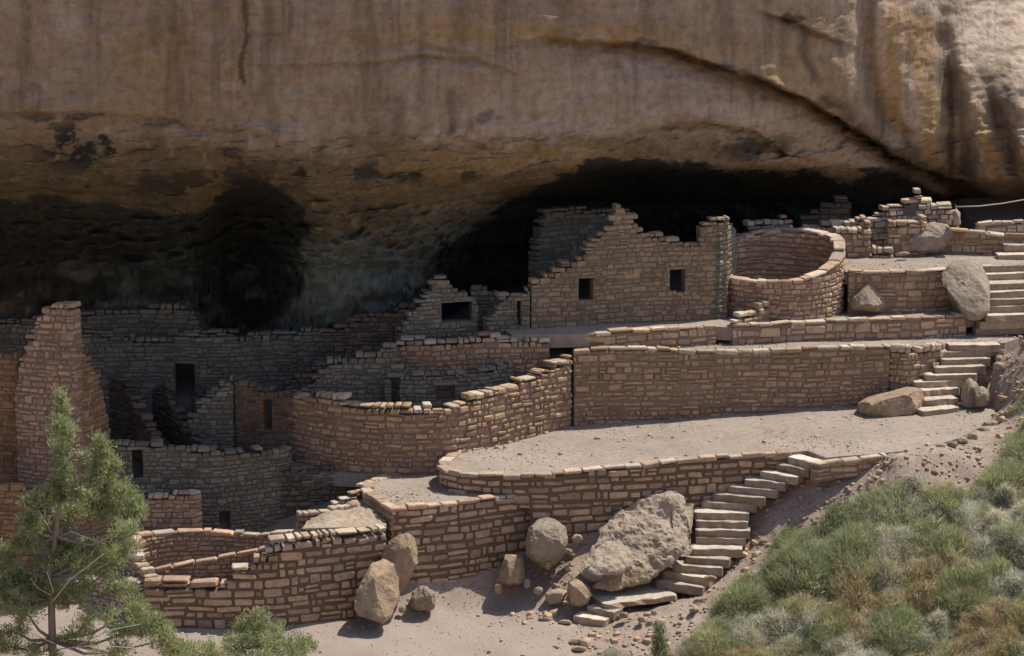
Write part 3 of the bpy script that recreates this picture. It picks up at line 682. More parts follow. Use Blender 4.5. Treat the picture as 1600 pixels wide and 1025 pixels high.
        place_stones(root, ci, 150, 'capstone', 'capstone_fill')
    # ---- lintels and sills
    for o_ in opn:
        sm = (o_[0] + o_[1]) / 2; x, y, tx, ty = at(X, sm), at(Y, sm), at(TX, sm), at(TY, sm)
        if o_[3] < at(Z, sm) - .05:
            l = bpy.data.objects.new('lintel', r.choice(ms_)); COL.objects.link(l); l.parent = root
            l.location = Vector((x - ty * (th / 2 - .012), y + tx * (th / 2 - .012), o_[3] + .035)) - ctr; l.rotation_euler = (0, 0, math.atan2(ty, tx)); l.scale = (o_[1] - o_[0] + .22, th + .035, .085)
    return root

# ---- front tier
W1 = [(222, 52.85, 909), (260, 52.8, 907), (350, 52.78, 906), (362, 52.78, 893), (385, 52.8, 880), (400, 52.82, 868), (425, 52.86, 855), (440, 52.9, 842), (470, 53.05, 836), (540, 53.45, 831), (606, 53.95, 826)]
wall('long tan retaining wall along the bottom path, its top stepping down to the juniper', [Pd(a, c, b) for a, b, c in W1], th=.36, base=-.15, hh=(.15, .21), LL=(.30, .58), gap=.062, faces='f', mortar=MO_FRONT, mat=M_TAN, seed=1, ragged=.0)
for c_ in []: pass
wall('tall tan retaining wall below the lowest gravel terrace, two boulders leaning at its left', [B_PTS[3] + Vector((0, 0, .04)), *[p + Vector((0, 0, .04)) for p in B_PTS[4:]]], th=.36, base=lambda x, y: ground(x, y) - .15, hh=(.15, .21), LL=(.30, .56), gap=.062, mortar=MO_FRONT, cap=True, seed=2)
wall('short curved end wall of the lowest gravel terrace above the slanting rubble', [p + Vector((0, 0, .04)) for p in B_PTS[:4]], th=.3, base=1.5, hh=(.11, .16), gap=.04, cap=True, seed=3)
CW = [p + Vector((0, 0, .05)) for p in C_PTS]
wall('long curving wall with pale capstones edging the big gravel terrace above the lower steps', CW, th=.34, base=lambda x, y: (2.2 if x < 0.5 else ground(x, y) - .2), hh=(.15, .21), LL=(.30, .56), gap=.06, mortar=MO_FRONT, cap=True, seed=4)
wall('low stone kerb wall sinking into the slope right of the lower steps', [Pf(1277, 725, zC), Pf(1300, 720, zC), Pf(1340, 716, zC), Pf(1386, 711, zC)], th=.3, base=lambda x, y: zC(x, y) - .42, hh=(.12, .2), LL=(.4, .8), gap=.03, cap=True, seed=5)
# small kiva walls at lower left
wall('reddish back wall of the small sunken kiva beside the juniper', [Pd(212, 842, 54.3), Pd(222, 836, 54.7), Pd(260, 830, 55.1), Pd(330, 828, 55.35), Pd(400, 834, 55.2), Pd(470, 830, 54.6)], th=.34, base=.35, hh=(.09, .14), LL=(.16, .34), gap=.03, mat=M_PINK, seed=6, cap=True)
wall('thin inner bench wall curving round the small sunken kiva', [Pd(208, 893, 53.5), Pd(262, 884, 53.75), Pd(320, 874, 53.9), Pd(380, 862, 54.0), Pd(436, 850, 53.85)], th=.2, base=.4, hh=(.08, .12), LL=(.16, .34), gap=.03, mat=M_PINK, seed=7, cap=True, capw=.2)
wall('stepped stub wall closing the left side of the small sunken kiva', [Pd(196, 842, 54.6), Pd(203, 855, 54.1), Pd(210, 872, 53.6), Pd(220, 888, 53.2), Pd(228, 905, 52.9)], th=.3, base=.1, hh=(.09, .14), LL=(.2, .36), gap=.03, mat=M_TAN, seed=8)
wall('pale rubble wall running back behind the lower juniper branches', [Pd(90, 905, 54.6), Pd(140, 905, 54.0), Pd(190, 907, 53.3), Pd(218, 908, 52.95)], th=.3, base=-.1, hh=(.10, .17), LL=(.14, .28), gap=.03, mat=M_PALE, mortar=MO_GREY, seed=9, bulge=.05)
wall('short wall with bright flat top showing through the juniper', [Pd(112, 802, 55.0), Pd(160, 801, 55.2), Pd(178, 812, 55.4)], th=.4, base=.6, hh=(.1, .15), cap=True, mat=M_RUST, mortar=MO_RUST, seed=10)
wall('low stub wall with pale top stones on the slanting rubble shelf', [Pz(466, 806, 2.2), Pz(520, 797, 2.25), Pz(560, 786, 2.3)], th=.25, base=1.5, hh=(.09, .13), LL=(.25, .45), gap=.03, seed=11)
wall('narrow stepped wall rising behind the shelf to the lowest terrace', [Pz(520, 788, 2.1), Pz(548, 772, 2.3), Pz(562, 760, 2.45), Pz(590, 748, 2.5)], th=.25, base=1.4, hh=(.08, .12), LL=(.25, .4), gap=.03, seed=12)

# ---- court walls in the shade, left
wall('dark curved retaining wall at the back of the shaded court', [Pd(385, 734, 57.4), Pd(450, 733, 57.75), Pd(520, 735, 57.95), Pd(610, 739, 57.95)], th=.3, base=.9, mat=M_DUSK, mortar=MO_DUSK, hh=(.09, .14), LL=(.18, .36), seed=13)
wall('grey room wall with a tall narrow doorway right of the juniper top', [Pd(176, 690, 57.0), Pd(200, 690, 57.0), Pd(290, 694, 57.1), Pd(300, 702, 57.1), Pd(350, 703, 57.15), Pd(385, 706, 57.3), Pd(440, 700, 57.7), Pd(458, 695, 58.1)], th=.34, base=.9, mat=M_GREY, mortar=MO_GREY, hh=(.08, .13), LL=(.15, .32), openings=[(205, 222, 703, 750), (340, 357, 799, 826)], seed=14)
wall('low pinkish box wall in front of the doorway room, above the small kiva', [Pd(214, 778, 56.0), Pd(240, 772, 56.0), Pd(312, 768, 56.05), Pd(314, 770, 56.4)], th=.3, base=.8, mat=M_PINK, hh=(.09, .13), LL=(.15, .3), seed=15)
wall('tall broken tower wall behind the juniper, ending in a blunt peak', [Pd(22, 620, 57.1), Pd(26, 575, 57.0), Pd(42, 535, 56.9), Pd(58, 495, 56.8), Pd(74, 474, 56.7), Pd(96, 470, 56.6), Pd(114, 478, 56.5)], th=.42, base=.6, mat=M_PINK, mortar=MO_BROWN, hh=(.09, .15), LL=(.15, .34), gap=.03, seed=16, ragged=.03)
wall('orange mud plastered side wall of the tall tower behind the juniper', [Pd(116, 505, 56.55), Pd(124, 530, 56.75), Pd(140, 560, 57.1), Pd(154, 585, 57.4), Pd(166, 632, 57.7), Pd(174, 690, 57.9)], th=.35, base=.6, mat=M_RUST, mortar=MO_RUST, hh=(.09, .14), LL=(.2, .35), gap=.006, seed=17, bulge=.004)
wall('dark orange wall at the left edge beside the tall tower', [Pd(-80, 540, 57.6), Pd(0, 548, 57.5), Pd(26, 548, 57.4)], th=.35, base=.6, mat=M_RUST, mortar=MO_RUST, hh=(.1, .15), LL=(.2, .4), gap=.008, seed=18, bulge=.006)
wall('orange lower wall at the left edge behind the juniper', [Pd(-80, 752, 55.4), Pd(30, 757, 55.4), Pd(52, 765, 55.5), Pd(60, 800, 55.6)], th=.35, base=.0, mat=M_RUST, mortar=MO_RUST, hh=(.1, .15), LL=(.2, .4), gap=.008, seed=19, bulge=.006)
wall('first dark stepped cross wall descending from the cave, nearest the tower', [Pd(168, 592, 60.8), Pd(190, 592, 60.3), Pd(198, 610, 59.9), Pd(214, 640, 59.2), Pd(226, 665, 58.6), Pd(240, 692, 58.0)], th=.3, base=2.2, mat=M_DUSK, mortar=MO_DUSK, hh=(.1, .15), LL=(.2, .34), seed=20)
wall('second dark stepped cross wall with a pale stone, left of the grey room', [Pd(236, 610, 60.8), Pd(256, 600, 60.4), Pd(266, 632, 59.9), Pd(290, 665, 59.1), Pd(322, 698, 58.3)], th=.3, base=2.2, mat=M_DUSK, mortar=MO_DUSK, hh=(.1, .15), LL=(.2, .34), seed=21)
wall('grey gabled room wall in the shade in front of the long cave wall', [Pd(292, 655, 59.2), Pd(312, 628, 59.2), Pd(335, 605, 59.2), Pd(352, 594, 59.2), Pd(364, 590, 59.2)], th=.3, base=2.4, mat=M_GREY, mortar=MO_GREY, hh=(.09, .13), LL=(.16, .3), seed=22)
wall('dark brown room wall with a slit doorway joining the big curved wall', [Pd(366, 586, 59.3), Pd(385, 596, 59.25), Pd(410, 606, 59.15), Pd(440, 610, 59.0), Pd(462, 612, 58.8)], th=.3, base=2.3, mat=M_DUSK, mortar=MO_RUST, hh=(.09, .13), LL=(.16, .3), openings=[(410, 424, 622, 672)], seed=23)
wall('long dim wall across the back of the cave at left, with a square opening', [Pd(120, 515, 62.2), Pd(168, 517, 62.2), Pd(170, 524, 62.2), Pd(210, 521, 62.2), Pd(214, 532, 62.2), Pd(262, 526, 62.3), Pd(275, 526, 62.3), Pd(300, 518, 62.3), Pd(365, 514, 62.3), Pd(372, 522, 62.3), Pd(420, 518, 62.4), Pd(470, 516, 62.4), Pd(476, 508, 62.4), Pd(512, 512, 62.4)], th=.35, base=2.8, mat=M_GREY, mortar=MO_GREY, hh=(.1, .15), LL=(.2, .4), openings=[(272, 302, 568, 625)], seed=24, gap=.02, bulge=.01)
wall('low dim wall on the ledge under the blackened cave back', [Pd(-60, 500, 63.9), Pd(60, 496, 63.9), Pd(122, 494, 63.9), Pd(145, 482, 63.9), Pd(230, 480, 63.9), Pd(302, 480, 63.9), Pd(312, 510, 63.9)], th=.35, base=4.2, mat=M_GREY, mortar=MO_GREY, hh=(.1, .16), LL=(.2, .4), seed=25, gap=.02, bulge=.01)

wall('short broken wall spur with a jagged top between the dark cross walls', [Pd(196, 650, 59.6), Pd(206, 628, 59.7), Pd(222, 640, 59.8), Pd(236, 660, 59.9)], th=.3, base=2.3, mat=M_DUSK, mortar=MO_DUSK, hh=(.09, .13), LL=(.16, .3), seed=52)
wall('low ragged wall stub standing before the square opening of the long dim wall', [Pd(300, 622, 60.9), Pd(322, 606, 61.0), Pd(345, 612, 61.0), Pd(352, 590, 61.1)], th=.3, base=2.8, mat=M_DUSK, mortar=MO_GREY, hh=(.09, .13), LL=(.16, .3), seed=53)
wall('narrow upright pier of dark stone in front of the long dim wall', [Pd(455, 545, 61.2), Pd(464, 548, 61.2)], th=.35, base=3.0, mat=M_DUSK, mortar=MO_DUSK, hh=(.09, .13), LL=(.16, .3), seed=54)
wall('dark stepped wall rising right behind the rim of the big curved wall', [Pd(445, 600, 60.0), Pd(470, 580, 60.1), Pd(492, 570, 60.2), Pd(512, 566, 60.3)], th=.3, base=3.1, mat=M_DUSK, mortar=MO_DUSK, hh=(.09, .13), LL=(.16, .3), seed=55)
# ---- big curved wall M and the rooms behind it
wall('big curved brown wall around the sunken room, sunlit on its right bend', [p for p in M_PLAN], th=.42, base=lambda x, y: 2.2, mat=M_OCH, mortar=MO_BROWN, hh=(.10, .16), LL=(.18, .38), gap=.045, seed=26, capmat=M_PALE, faces='f', bulge=.045)
wall('grey rubble wall stepping up behind the big curved wall', [Pd(470, 608, 59.6), Pd(492, 592, 59.6), Pd(515, 562, 59.7), Pd(560, 556, 59.75), Pd(592, 550, 59.8), Pd(600, 542, 59.8), Pd(613, 536, 59.8), Pd(622, 560, 59.75), Pd(634, 580, 59.7)], th=.35, base=3.2, mat=M_GREY, mortar=MO_GREY, hh=(.09, .13), LL=(.15, .3), seed=27, bulge=.04)
wall('low teal grey room wall with a slit door and a small square opening', [Pd(600, 588, 59.45), Pd(640, 584, 59.4), Pd(700, 582, 59.5), Pd(760, 575, 59.8), Pd(800, 566, 60.2)], th=.3, base=3.3, mat=M_GREY, mortar=MO_GREY, hh=(.09, .13), LL=(.15, .3), openings=[(611, 624, 590, 632), (681, 711, 602, 624)], seed=28)
wall('brown shaded wall under the hollow of the arched cross wall', [Pd(618, 534, 60.3), Pd(640, 528, 60.3), Pd(690, 532, 60.35), Pd(735, 528, 60.4), Pd(780, 522, 60.5), Pd(803, 530, 60.6), Pd(860, 531, 60.75)], th=.35, base=3.4, mat=M_OCH, mortar=MO_BROWN, hh=(.1, .14), LL=(.18, .34), seed=29)
wall('dark reddish wall stepping up towards the light rock bulge', [Pd(507, 512, 62.0), Pd(552, 502, 62.0), Pd(560, 492, 62.0), Pd(600, 490, 61.9), Pd(618, 478, 61.9), Pd(650, 468, 61.8)], th=.3, base=3.6, mat=M_DUSK, mortar=MO_DUSK, hh=(.1, .14), LL=(.2, .34), seed=30)
wall('stepped cross wall with a blunt peak and a dark hollow beneath', [Pd(622, 520, 60.9), Pd(640, 490, 61.0), Pd(660, 468, 61.1), Pd(671, 462, 61.1), Pd(673, 428, 61.2), Pd(693, 428, 61.2), Pd(704, 440, 61.3), Pd(725, 455, 61.4), Pd(748, 470, 61.5)], th=.35, base=4.0, mat=M_GREY, mortar=MO_GREY, hh=(.09, .13), LL=(.16, .3), openings=[(690, 738, 472, 502)], seed=31)
wall('pale rounded wall fragment beyond the arched cross wall', [Pd(735, 452, 62.6), Pd(752, 446, 62.6), Pd(772, 452, 62.6), Pd(786, 470, 62.6)], th=.3, base=4.6, mat=M_GREY, mortar=MO_GREY, hh=(.09, .13), LL=(.16, .3), seed=32)
wall('stepped wall with a slit window left of the tall gabled house', [Pd(762, 505, 61.2), Pd(772, 485, 61.3), Pd(782, 466, 61.4), Pd(800, 452, 61.5), Pd(829, 448, 61.6)], th=.3, base=4.6, mat=M_GREY, mortar=MO_GREY, hh=(.09, .13), LL=(.16, .3), openings=[(808, 814, 470, 508)], seed=33)

# ---- house with two windows
GT = [(830, 438), (860, 426), (888, 410), (905, 402), (918, 388), (930, 372), (940, 357), (956, 350), (960, 326), (966, 320), (978, 321), (985, 332), (992, 345), (996, 356), (1012, 361), (1030, 367), (1045, 372), (1062, 374), (1092, 377), (1096, 368), (1098, 345), (1118, 342), (1140, 341)]
def gd(px): return 61.65 + (px - 835) / 275 * 1.3
wall('tall brown gabled house front with a pointed broken peak and two square windows', [Pd(a, b, gd(a)) for a, b in GT], th=.38, base=5.15, mat=stone_mat('sandstone_house', [(0, (.30, .23, .155)), (.3, (.34, .26, .17)), (.6, (.28, .22, .155)), (1, (.33, .265, .18))]), mortar=mortar_mat('house_mortar', (.23, .175, .13), (.29, .22, .165)), hh=(.10, .14), LL=(.18, .38), gap=.016, openings=[(905, 928, 435, 469), (1048, 1072, 421, 457)], seed=34, name='ruined_house_wall', bulge=.008)
wall('stepped grey end wall of the gabled house beside the round kiva', [Pd(1126, 365, 62.9), Pd(1140, 352, 63.3), Pd(1147, 352, 63.9), Pd(1152, 380, 64.6)], th=.3, base=5.2, mat=M_GREY, mortar=MO_GREY, hh=(.1, .15), LL=(.2, .36), seed=35)
wall('dim square back wall in the cave behind the gabled house peak', [Pd(838, 415, 65.4), Pd(850, 330, 65.6), Pd(880, 322, 65.9), Pd(940, 326, 66.2), Pd(985, 330, 66.3)], th=.35, base=6.0, mat=M_GREY, mortar=MO_GREY, hh=(.1, .15), LL=(.2, .36), gap=.015, seed=36, bulge=.006)
wall('dark shaded wall stepping up behind the left rim of the round kiva', [Pd(1148, 385, 66.2), Pd(1165, 362, 66.4), Pd(1180, 345, 66.6), Pd(1232, 338, 66.8), Pd(1240, 360, 66.9)], th=.3, base=5.6, mat=M_OCH, mortar=MO_GREY, hh=(.1, .15), LL=(.2, .36), seed=37)

# ---- low terrace walls E, F
wall('wide dark brown retaining wall behind the big gravel terrace, long boulder at its foot', [p + Vector((0, 0, E_TOPZ)) for p in E_PTS], th=.36, base=lambda x, y: zC(x, y) - .2, hh=(.10, .17), LL=(.2, .46), gap=.045, mat=M_OCH, mortar=MO_BROWN, cap=True, seed=38, bulge=.025)
wall('knobbly cobble side wall left of the middle steps', [Pd(1390, 545, 61.55), Pf(1420, 549, zD), Pf(1450, 545, zD), Pf(1478, 540, zD)], th=.3, base=lambda x, y: zC(x, y) - .1, hh=(.12, .18), LL=(.14, .26), gap=.03, mat=M_TAN, seed=39, bulge=.06, topoff=.04)
wall('low wall edging the shaded house terrace, left half', [Pd(900, 527, 61.02)] + F_PTS[2:7], th=.3, base=lambda x, y: zD(x, y) - .15, hh=(.14, .2), LL=(.28, .5), gap=.03, cap=True, seed=40, topoff=.06)
wall('low wall of squared blocks below the round kiva and the leaning boulders', F_PTS[7:], th=.3, base=lambda x, y: zD(x, y) - .15, hh=(.15, .22), LL=(.25, .5), gap=.03, cap=True, seed=41, topoff=.06)
wall('little stepped stub wall rising at the foot of the round kiva', [Pd(1146, 502, 61.9), Pd(1160, 494, 62.1), Pd(1175, 487, 62.3), Pd(1185, 478, 62.45), Pd(1204, 472, 62.6)], th=.28, base=5.2, hh=(.1, .16), LL=(.2, .34), seed=42, bulge=.05)

# ---- round kiva H
hc = Vector((7.2, 64.45)); ring = []
for i in range(33):
    a = math.radians(188 + i * 360 / 32 * .972)
    x = hc.x + 1.78 * math.cos(a); y = hc.y + 1.72 * math.sin(a)
    deg = (188 + i * 11.25 * .972) % 360
    zt = np.interp(deg if deg >= 188 else deg + 360, [188, 215, 250, 285, 310, 335, 350, 365, 400, 440, 480, 520, 548], [6.42, 6.36, 6.34, 6.4, 6.55, 6.85, 7.1, 7.22, 7.25, 7.3, 7.15, 6.95, 6.5])
    ring.append(Vector((x, y, zt)))
wall('round roofless kiva of pinkish stone with a bright rising rim', ring, th=.34, base=5.15, hh=(.10, .15), LL=(.18, .32), gap=.024, mat=M_PINK, mortar=MO_BROWN, faces='fb', cap=True, capw=.36, seed=43, name='round_kiva', cat='kiva')

# ---- upper right
wall('brown retaining wall between the two big boulders under the upper terrace', [Pz(1326, 424, 6.45), Pz(1380, 424, 6.45), Pz(1430, 423, 6.45), Pz(1475, 420, 6.45), Pz(1500, 419, 6.45)], th=.34, base=5.15, hh=(.11, .17), LL=(.25, .45), gap=.02, mat=M_OCH, cap=True, seed=44)
wall('lit rubble wall climbing from the kiva rim to a stacked stone peak', [Pd(1255, 352, 67.2), Pd(1300, 350, 67.2), Pd(1335, 345, 67.3), Pd(1362, 330, 67.3), Pd(1390, 322, 67.4), Pd(1405, 314, 67.4), Pd(1425, 306, 67.4), Pd(1430, 298, 67.4), Pd(1444, 298, 67.4), Pd(1447, 314, 67.4), Pd(1470, 318, 67.4), Pd(1497, 324, 67.4), Pd(1500, 345, 67.4)], th=.45, base=6.0, hh=(.12, .19), LL=(.2, .4), gap=.02, mat=M_PALE, mortar=MO_GREY, seed=45, bulge=.07, ragged=.04)
wall('lower rubble wall between the kiva rim and the dark doorway', [Pd(1300, 362, 66.2), Pd(1330, 354, 66.3), Pd(1350, 350, 66.3), Pd(1362, 352, 66.3)], th=.4, base=6.1, hh=(.12, .18), LL=(.18, .34), gap=.02, mat=M_TAN, seed=46, bulge=.07)
wall('rubble wall right of the dark doorway with a small step at its foot', [Pd(1388, 350, 66.5), Pd(1405, 342, 66.5), Pd(1430, 340, 66.5), Pd(1450, 338, 66.6)], th=.4, base=6.1, hh=(.12, .18), LL=(.18, .34), gap=.02, mat=M_TAN, seed=47, bulge=.07)
wall('low block set at the foot of the dark doorway', [Pd(1364, 384, 66.2), Pd(1398, 386, 66.2)], th=.4, base=6.2, hh=(.15, .2), LL=(.3, .5), seed=48)
wall('brown wall along the back of the upper terrace at the right edge', [Pd(1466, 357, 67.0), Pd(1490, 358, 66.9), Pd(1540, 362, 66.8), Pd(1575, 366, 66.7), Pd(1680, 372, 66.6)], th=.4, base=6.2, hh=(.13, .2), LL=(.25, .5), gap=.02, mat=M_OCH, cap=True, seed=49)
wall('farthest low wall with flat top stones at the right edge', [Pd(1528, 349, 68.2), Pd(1560, 346, 68.2), Pd(1600, 346, 68.2), Pd(1700, 346, 68.2)], th=.5, base=6.2, hh=(.12, .18), LL=(.3, .6), gap=.02, mat=M_PALE, cap=True, seed=50)
wall('faint shaded wall fragment in the black cave above the rubble wall', [Pd(1250, 345, 69.5), Pd(1270, 325, 69.5), Pd(1300, 312, 69.5), Pd(1328, 308, 69.5), Pd(1330, 340, 69.5)], th=.4, base=6.4, hh=(.12, .18), LL=(.25, .5), mat=M_DUSK, mortar=MO_DUSK, seed=51)

# ------------------------------------------------------------------ stairs
M_RISER_SHADED = stone_mat('step_riser_shaded', [(0, (.36, .275, .20)), (.5, (.41, .32, .235)), (1, (.33, .255, .19))])
def slab_mesh(seed, mat):
    r = random.Random(seed); bm = bmesh.new(); bmesh.ops.create_cube(bm, size=1)
    bmesh.ops.bevel(bm, geom=bm.edges[:], offset=.045, segments=1, affect='EDGES')
    es = [e for e in bm.edges if abs(e.verts[0].co.x - e.verts[1].co.x) > .5]
    bmesh.ops.subdivide_edges(bm, edges=es, cuts=5, use_grid_fill=True)
    for v in bm.verts: v.co += Vector((r.uniform(-.006, .006), r.uniform(-.05, .05), r.uniform(-.05, .04)))
    me = bpy.data.meshes.new('step'); bm.to_mesh(me); bm.free(); me.materials.append(M_RISER_SHADED); me.materials.append(mat)
    for f in me.polygons: f.material_index = 1 if f.normal.z > .6 else 0  # risers browner than treads: their shade is put into the colour
    return me
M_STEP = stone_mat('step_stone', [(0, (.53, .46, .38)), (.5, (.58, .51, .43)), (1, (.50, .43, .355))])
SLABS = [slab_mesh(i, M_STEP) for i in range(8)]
def stairs(label, steps, depth=.42):
    p0 = Pz(steps[0][0], steps[0][1], steps[0][4]); root = empty('stone_staircase', Vector((p0.x, p0.y, p0.z - .15)), label, 'stairs')
    rr = random.Random(len(steps))
    for i, (x0, y0, x1, y1, z) in enumerate(steps):
        a = Pz(x0, y0 + 1.5, z); b = Pz(x1, y1 + 1.5, z); d = b - a; L = d.length; ang = math.atan2(d.y, d.x)
        hgt = .21 if i else .2; dp = depth + rr.uniform(-.02, .05)
        if len(steps) > 15 and i == 2: dp = 1.0; hgt = .13
        c = (a + b) / 2 + Vector((-math.sin(ang), math.cos(ang), 0)) * dp / 2; c.z = z - hgt / 2
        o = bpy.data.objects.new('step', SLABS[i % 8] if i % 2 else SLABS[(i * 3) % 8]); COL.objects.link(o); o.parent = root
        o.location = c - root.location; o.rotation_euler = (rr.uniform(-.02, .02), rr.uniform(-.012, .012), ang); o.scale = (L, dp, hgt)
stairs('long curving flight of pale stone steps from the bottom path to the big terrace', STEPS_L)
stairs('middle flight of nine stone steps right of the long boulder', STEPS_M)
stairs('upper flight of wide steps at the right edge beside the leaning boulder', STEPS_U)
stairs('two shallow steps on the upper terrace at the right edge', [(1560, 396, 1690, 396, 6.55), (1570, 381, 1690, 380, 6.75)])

# ------------------------------------------------------------------ boulders
def hull_rock(label, pts, mat, seed=0, rough=.055, cuts=3, name='boulder', cat='boulder', group=None, rnd=.35, chips=9):
    W_ = [Pd(a, b, c) for a, b, c in pts]; ctr = sum(W_, Vector()) / len(W_); zmin = min(p.z for p in W_)
    loc = Vector((ctr.x, ctr.y, zmin))
    bm = bmesh.new()
    for p in W_: bm.verts.new(p - loc)
    def hull():
        bmesh.ops.convex_hull(bm, input=bm.verts[:])
        bmesh.ops.delete(bm, geom=[v for v in bm.verts if not v.link_faces], context='VERTS')
        inner = [f for f in bm.faces if not all(e.is_manifold for e in f.edges)]
    hull()
    rc = random.Random(seed * 17 + 3); cc = sum((v.co for v in bm.verts), Vector()) / len(bm.verts)
    for _ in range(chips):
        d = Vector((rc.gauss(0, 1), rc.gauss(-.5, .8), rc.gauss(.4, .8))).normalized()
        m = max((v.co - cc).dot(d) for v in bm.verts)
        bmesh.ops.bisect_plane(bm, geom=bm.verts[:] + bm.edges[:] + bm.faces[:], plane_co=cc + d * m * rc.uniform(.8, .93), plane_no=d, clear_outer=True)
        co = [v.co.copy() for v in bm.verts]; bm.clear()
        for q in co: bm.verts.new(q)
        hull()
    bmesh.ops.triangulate(bm, faces=bm.faces[:])
    size = max((max(p[i] for p in W_) - min(p[i] for p in W_)) for i in range(3))
    for _ in range(6):
        tgt = size / (34 if cuts >= 3 else 12)
        es = [e for e in bm.edges if e.calc_length() > tgt]
        if not es: break
        bmesh.ops.subdivide_edges(bm, edges=es, cuts=1); bmesh.ops.triangulate(bm, faces=bm.faces[:])
        bmesh.ops.smooth_vert(bm, verts=bm.verts[:], factor=rnd * (.6 if _ < 2 else .15), use_axis_x=True, use_axis_y=True, use_axis_z=True)
    bm.normal_update()
    for v in bm.verts:
        q = v.co * (1.6 / size) + Vector((seed * 3.1, 0, 0)); q2 = v.co * (5.5 / size) + Vector((0, seed * 1.7, 0))
        v.co += v.normal * size * rough * (noise.fractal(q, 1, 2, 3) * 1.3 + noise.fractal(q2, 1, 2, 4) * .55 + noise.fractal(q2 * 3.3, .8, 2, 4) * .22)
    me = bpy.data.meshes.new(name); bm.to_mesh(me); bm.free(); me.materials.append(mat)
    o = link(name, me, None, loc); tag(o, label, cat, group); return o
def prism(outline, d0, d1, shrink=.8):
    """front outline at depth d0 (or per point), back outline slightly shrunk at d1"""
    cx_ = sum(p[0] for p in outline) / len(outline); cy_ = sum(p[1] for p in outline) / len(outline)
    wm = (max(p[0] for p in outline) - min(p[0] for p in outline)) / 64
    dd = max(d1 - d0, wm * .75)
    g = [(cx_ + (p[0] - cx_) * .72, cy_ + (p[1] - cy_) * .62 + 2, (p[2] if len(p) > 2 else d0) - dd * .28) for p in outline]
    f = [(p[0], p[1], (p[2] if len(p) > 2 else d0) + dd * .15) for p in outline]
    b = [(cx_ + (p[0] - cx_) * shrink, cy_ + (p[1] - cy_) * shrink - 4, d0 + dd) for p in outline]
    return f + g + b
hull_rock('angular tan boulder leaning on the retaining wall, bright flat top facet', [(600, 873, 53.6), (622, 876, 53.6), (625, 925, 53.2), (622, 938, 53.0), (590, 905, 52.7), (578, 898, 52.9), (556, 925, 52.8), (553, 955, 52.6), (563, 970, 52.5), (590, 980, 52.45), (610, 965, 52.6), (580, 880, 53.3), (560, 930, 53.7), (600, 960, 53.8)], M_ROCKO, 1, .025, rnd=.06, chips=3)
hull_rock('rounded brown boulder standing behind the angular one against the wall', prism([(600, 860), (612, 843), (632, 833), (650, 838), (657, 860), (655, 880), (640, 915), (620, 938), (600, 945)], 53.7, 54.3, .9), M_ROCKO, 2, .03)
hull_rock('small dark boulder with a pale right side at the foot of the tall wall', prism([(641, 925), (652, 915), (668, 914), (680, 925), (681, 948), (672, 956), (650, 955), (642, 945)], 53.8, 54.3), M_ROCKG, 3, .05)
hull_rock('squarish upright brown boulder left of the big round one', prism([(776, 910, 54.6), (790, 864, 54.7), (815, 860, 54.7), (821, 905, 54.5), (812, 913, 54.4), (795, 914, 54.4)], 54.6, 55.1, .95), M_ROCKO, 4, .02, rnd=.1)
hull_rock('large rounded grey boulder against the wall below the terrace', prism([(820, 845), (824, 825), (840, 811), (862, 808), (882, 820), (889, 845), (885, 866), (865, 885), (845, 890), (826, 878)], 54.7, 55.6, .8), M_ROCKG, 5, .035)
hull_rock('pointed brown boulder beside the foot of the lower steps', prism([(887, 915), (890, 904), (903, 906), (920, 918), (927, 930), (918, 944), (905, 950), (890, 946), (886, 935)], 53.7, 54.2, .8), M_ROCKO, 6, .03, rnd=.15)
hull_rock('flat pale rock left of the pointed boulder', prism([(850, 928), (862, 920), (880, 922), (885, 930), (878, 943), (856, 945)], 54.0, 54.4), M_ROCK, 7, .05, 2)
hull_rock('long rounded block lying at the foot of the wide brown wall', prism([(1341, 632), (1350, 624), (1380, 616), (1420, 607), (1440, 608), (1445, 618), (1444, 645), (1435, 652), (1380, 661), (1352, 655), (1342, 645)], 60.3, 61.2, .92), M_ROCKO, 8, .018, rnd=.25)
hull_rock('triangular grey boulder under the brown wall near the kiva', prism([(1322, 478, 63.6), (1335, 462, 63.6), (1355, 438, 63.8), (1363, 430, 64.0), (1375, 436, 64.1), (1385, 455, 64.1), (1386, 480, 63.7), (1372, 487, 63.5), (1340, 487, 63.3)], 63.6, 64.2, .9), M_ROCKG, 9, .03, rnd=.12)
hull_rock('huge leaning boulder beside the upper steps', [(1466, 422, 64.0), (1480, 410, 64.2), (1510, 407, 64.3), (1528, 412, 64.3), (1540, 440, 63.9), (1545, 462, 63.5), (1543, 485, 63.2), (1530, 498, 63.1), (1515, 500, 63.1), (1500, 480, 63.2), (1485, 455, 63.4), (1470, 435, 63.7), (1470, 415, 65.3), (1535, 412, 65.3), (1545, 455, 65.2), (1538, 492, 65.0), (1500, 440, 63.5), (1530, 455, 63.2), (1472, 450, 64.9), (1490, 490, 64.6), (1500, 498, 63.9)], M_ROCKG, 10, .025, rnd=.15)
hull_rock('brown and grey boulder built into the wall behind the upper terrace', prism([(1408, 396), (1410, 372), (1425, 358), (1455, 348), (1480, 352), (1492, 362), (1470, 396), (1440, 400)], 66.7, 67.4, .95), M_ROCKG, 11, .035)
hull_rock('upright grey boulder right of the middle steps', prism([(1500, 635), (1502, 605), (1515, 592), (1528, 600), (1535, 618), (1530, 640), (1512, 642)], 60.6, 61.2), M_ROCKG, 12, .035)
hull_rock('smaller pale boulder touching the upright one by the middle steps', prism([(1522, 612), (1532, 603), (1544, 608), (1547, 625), (1540, 636), (1524, 638)], 60.2, 60.7), M_ROCKG, 13, .04)
hull_rock('tall smooth stone end post of the lit rubble wall', prism([(1490, 352), (1488, 335), (1494, 325), (1501, 335), (1501, 352)], 66.6, 66.9), M_ROCK, 14, .03, 2)
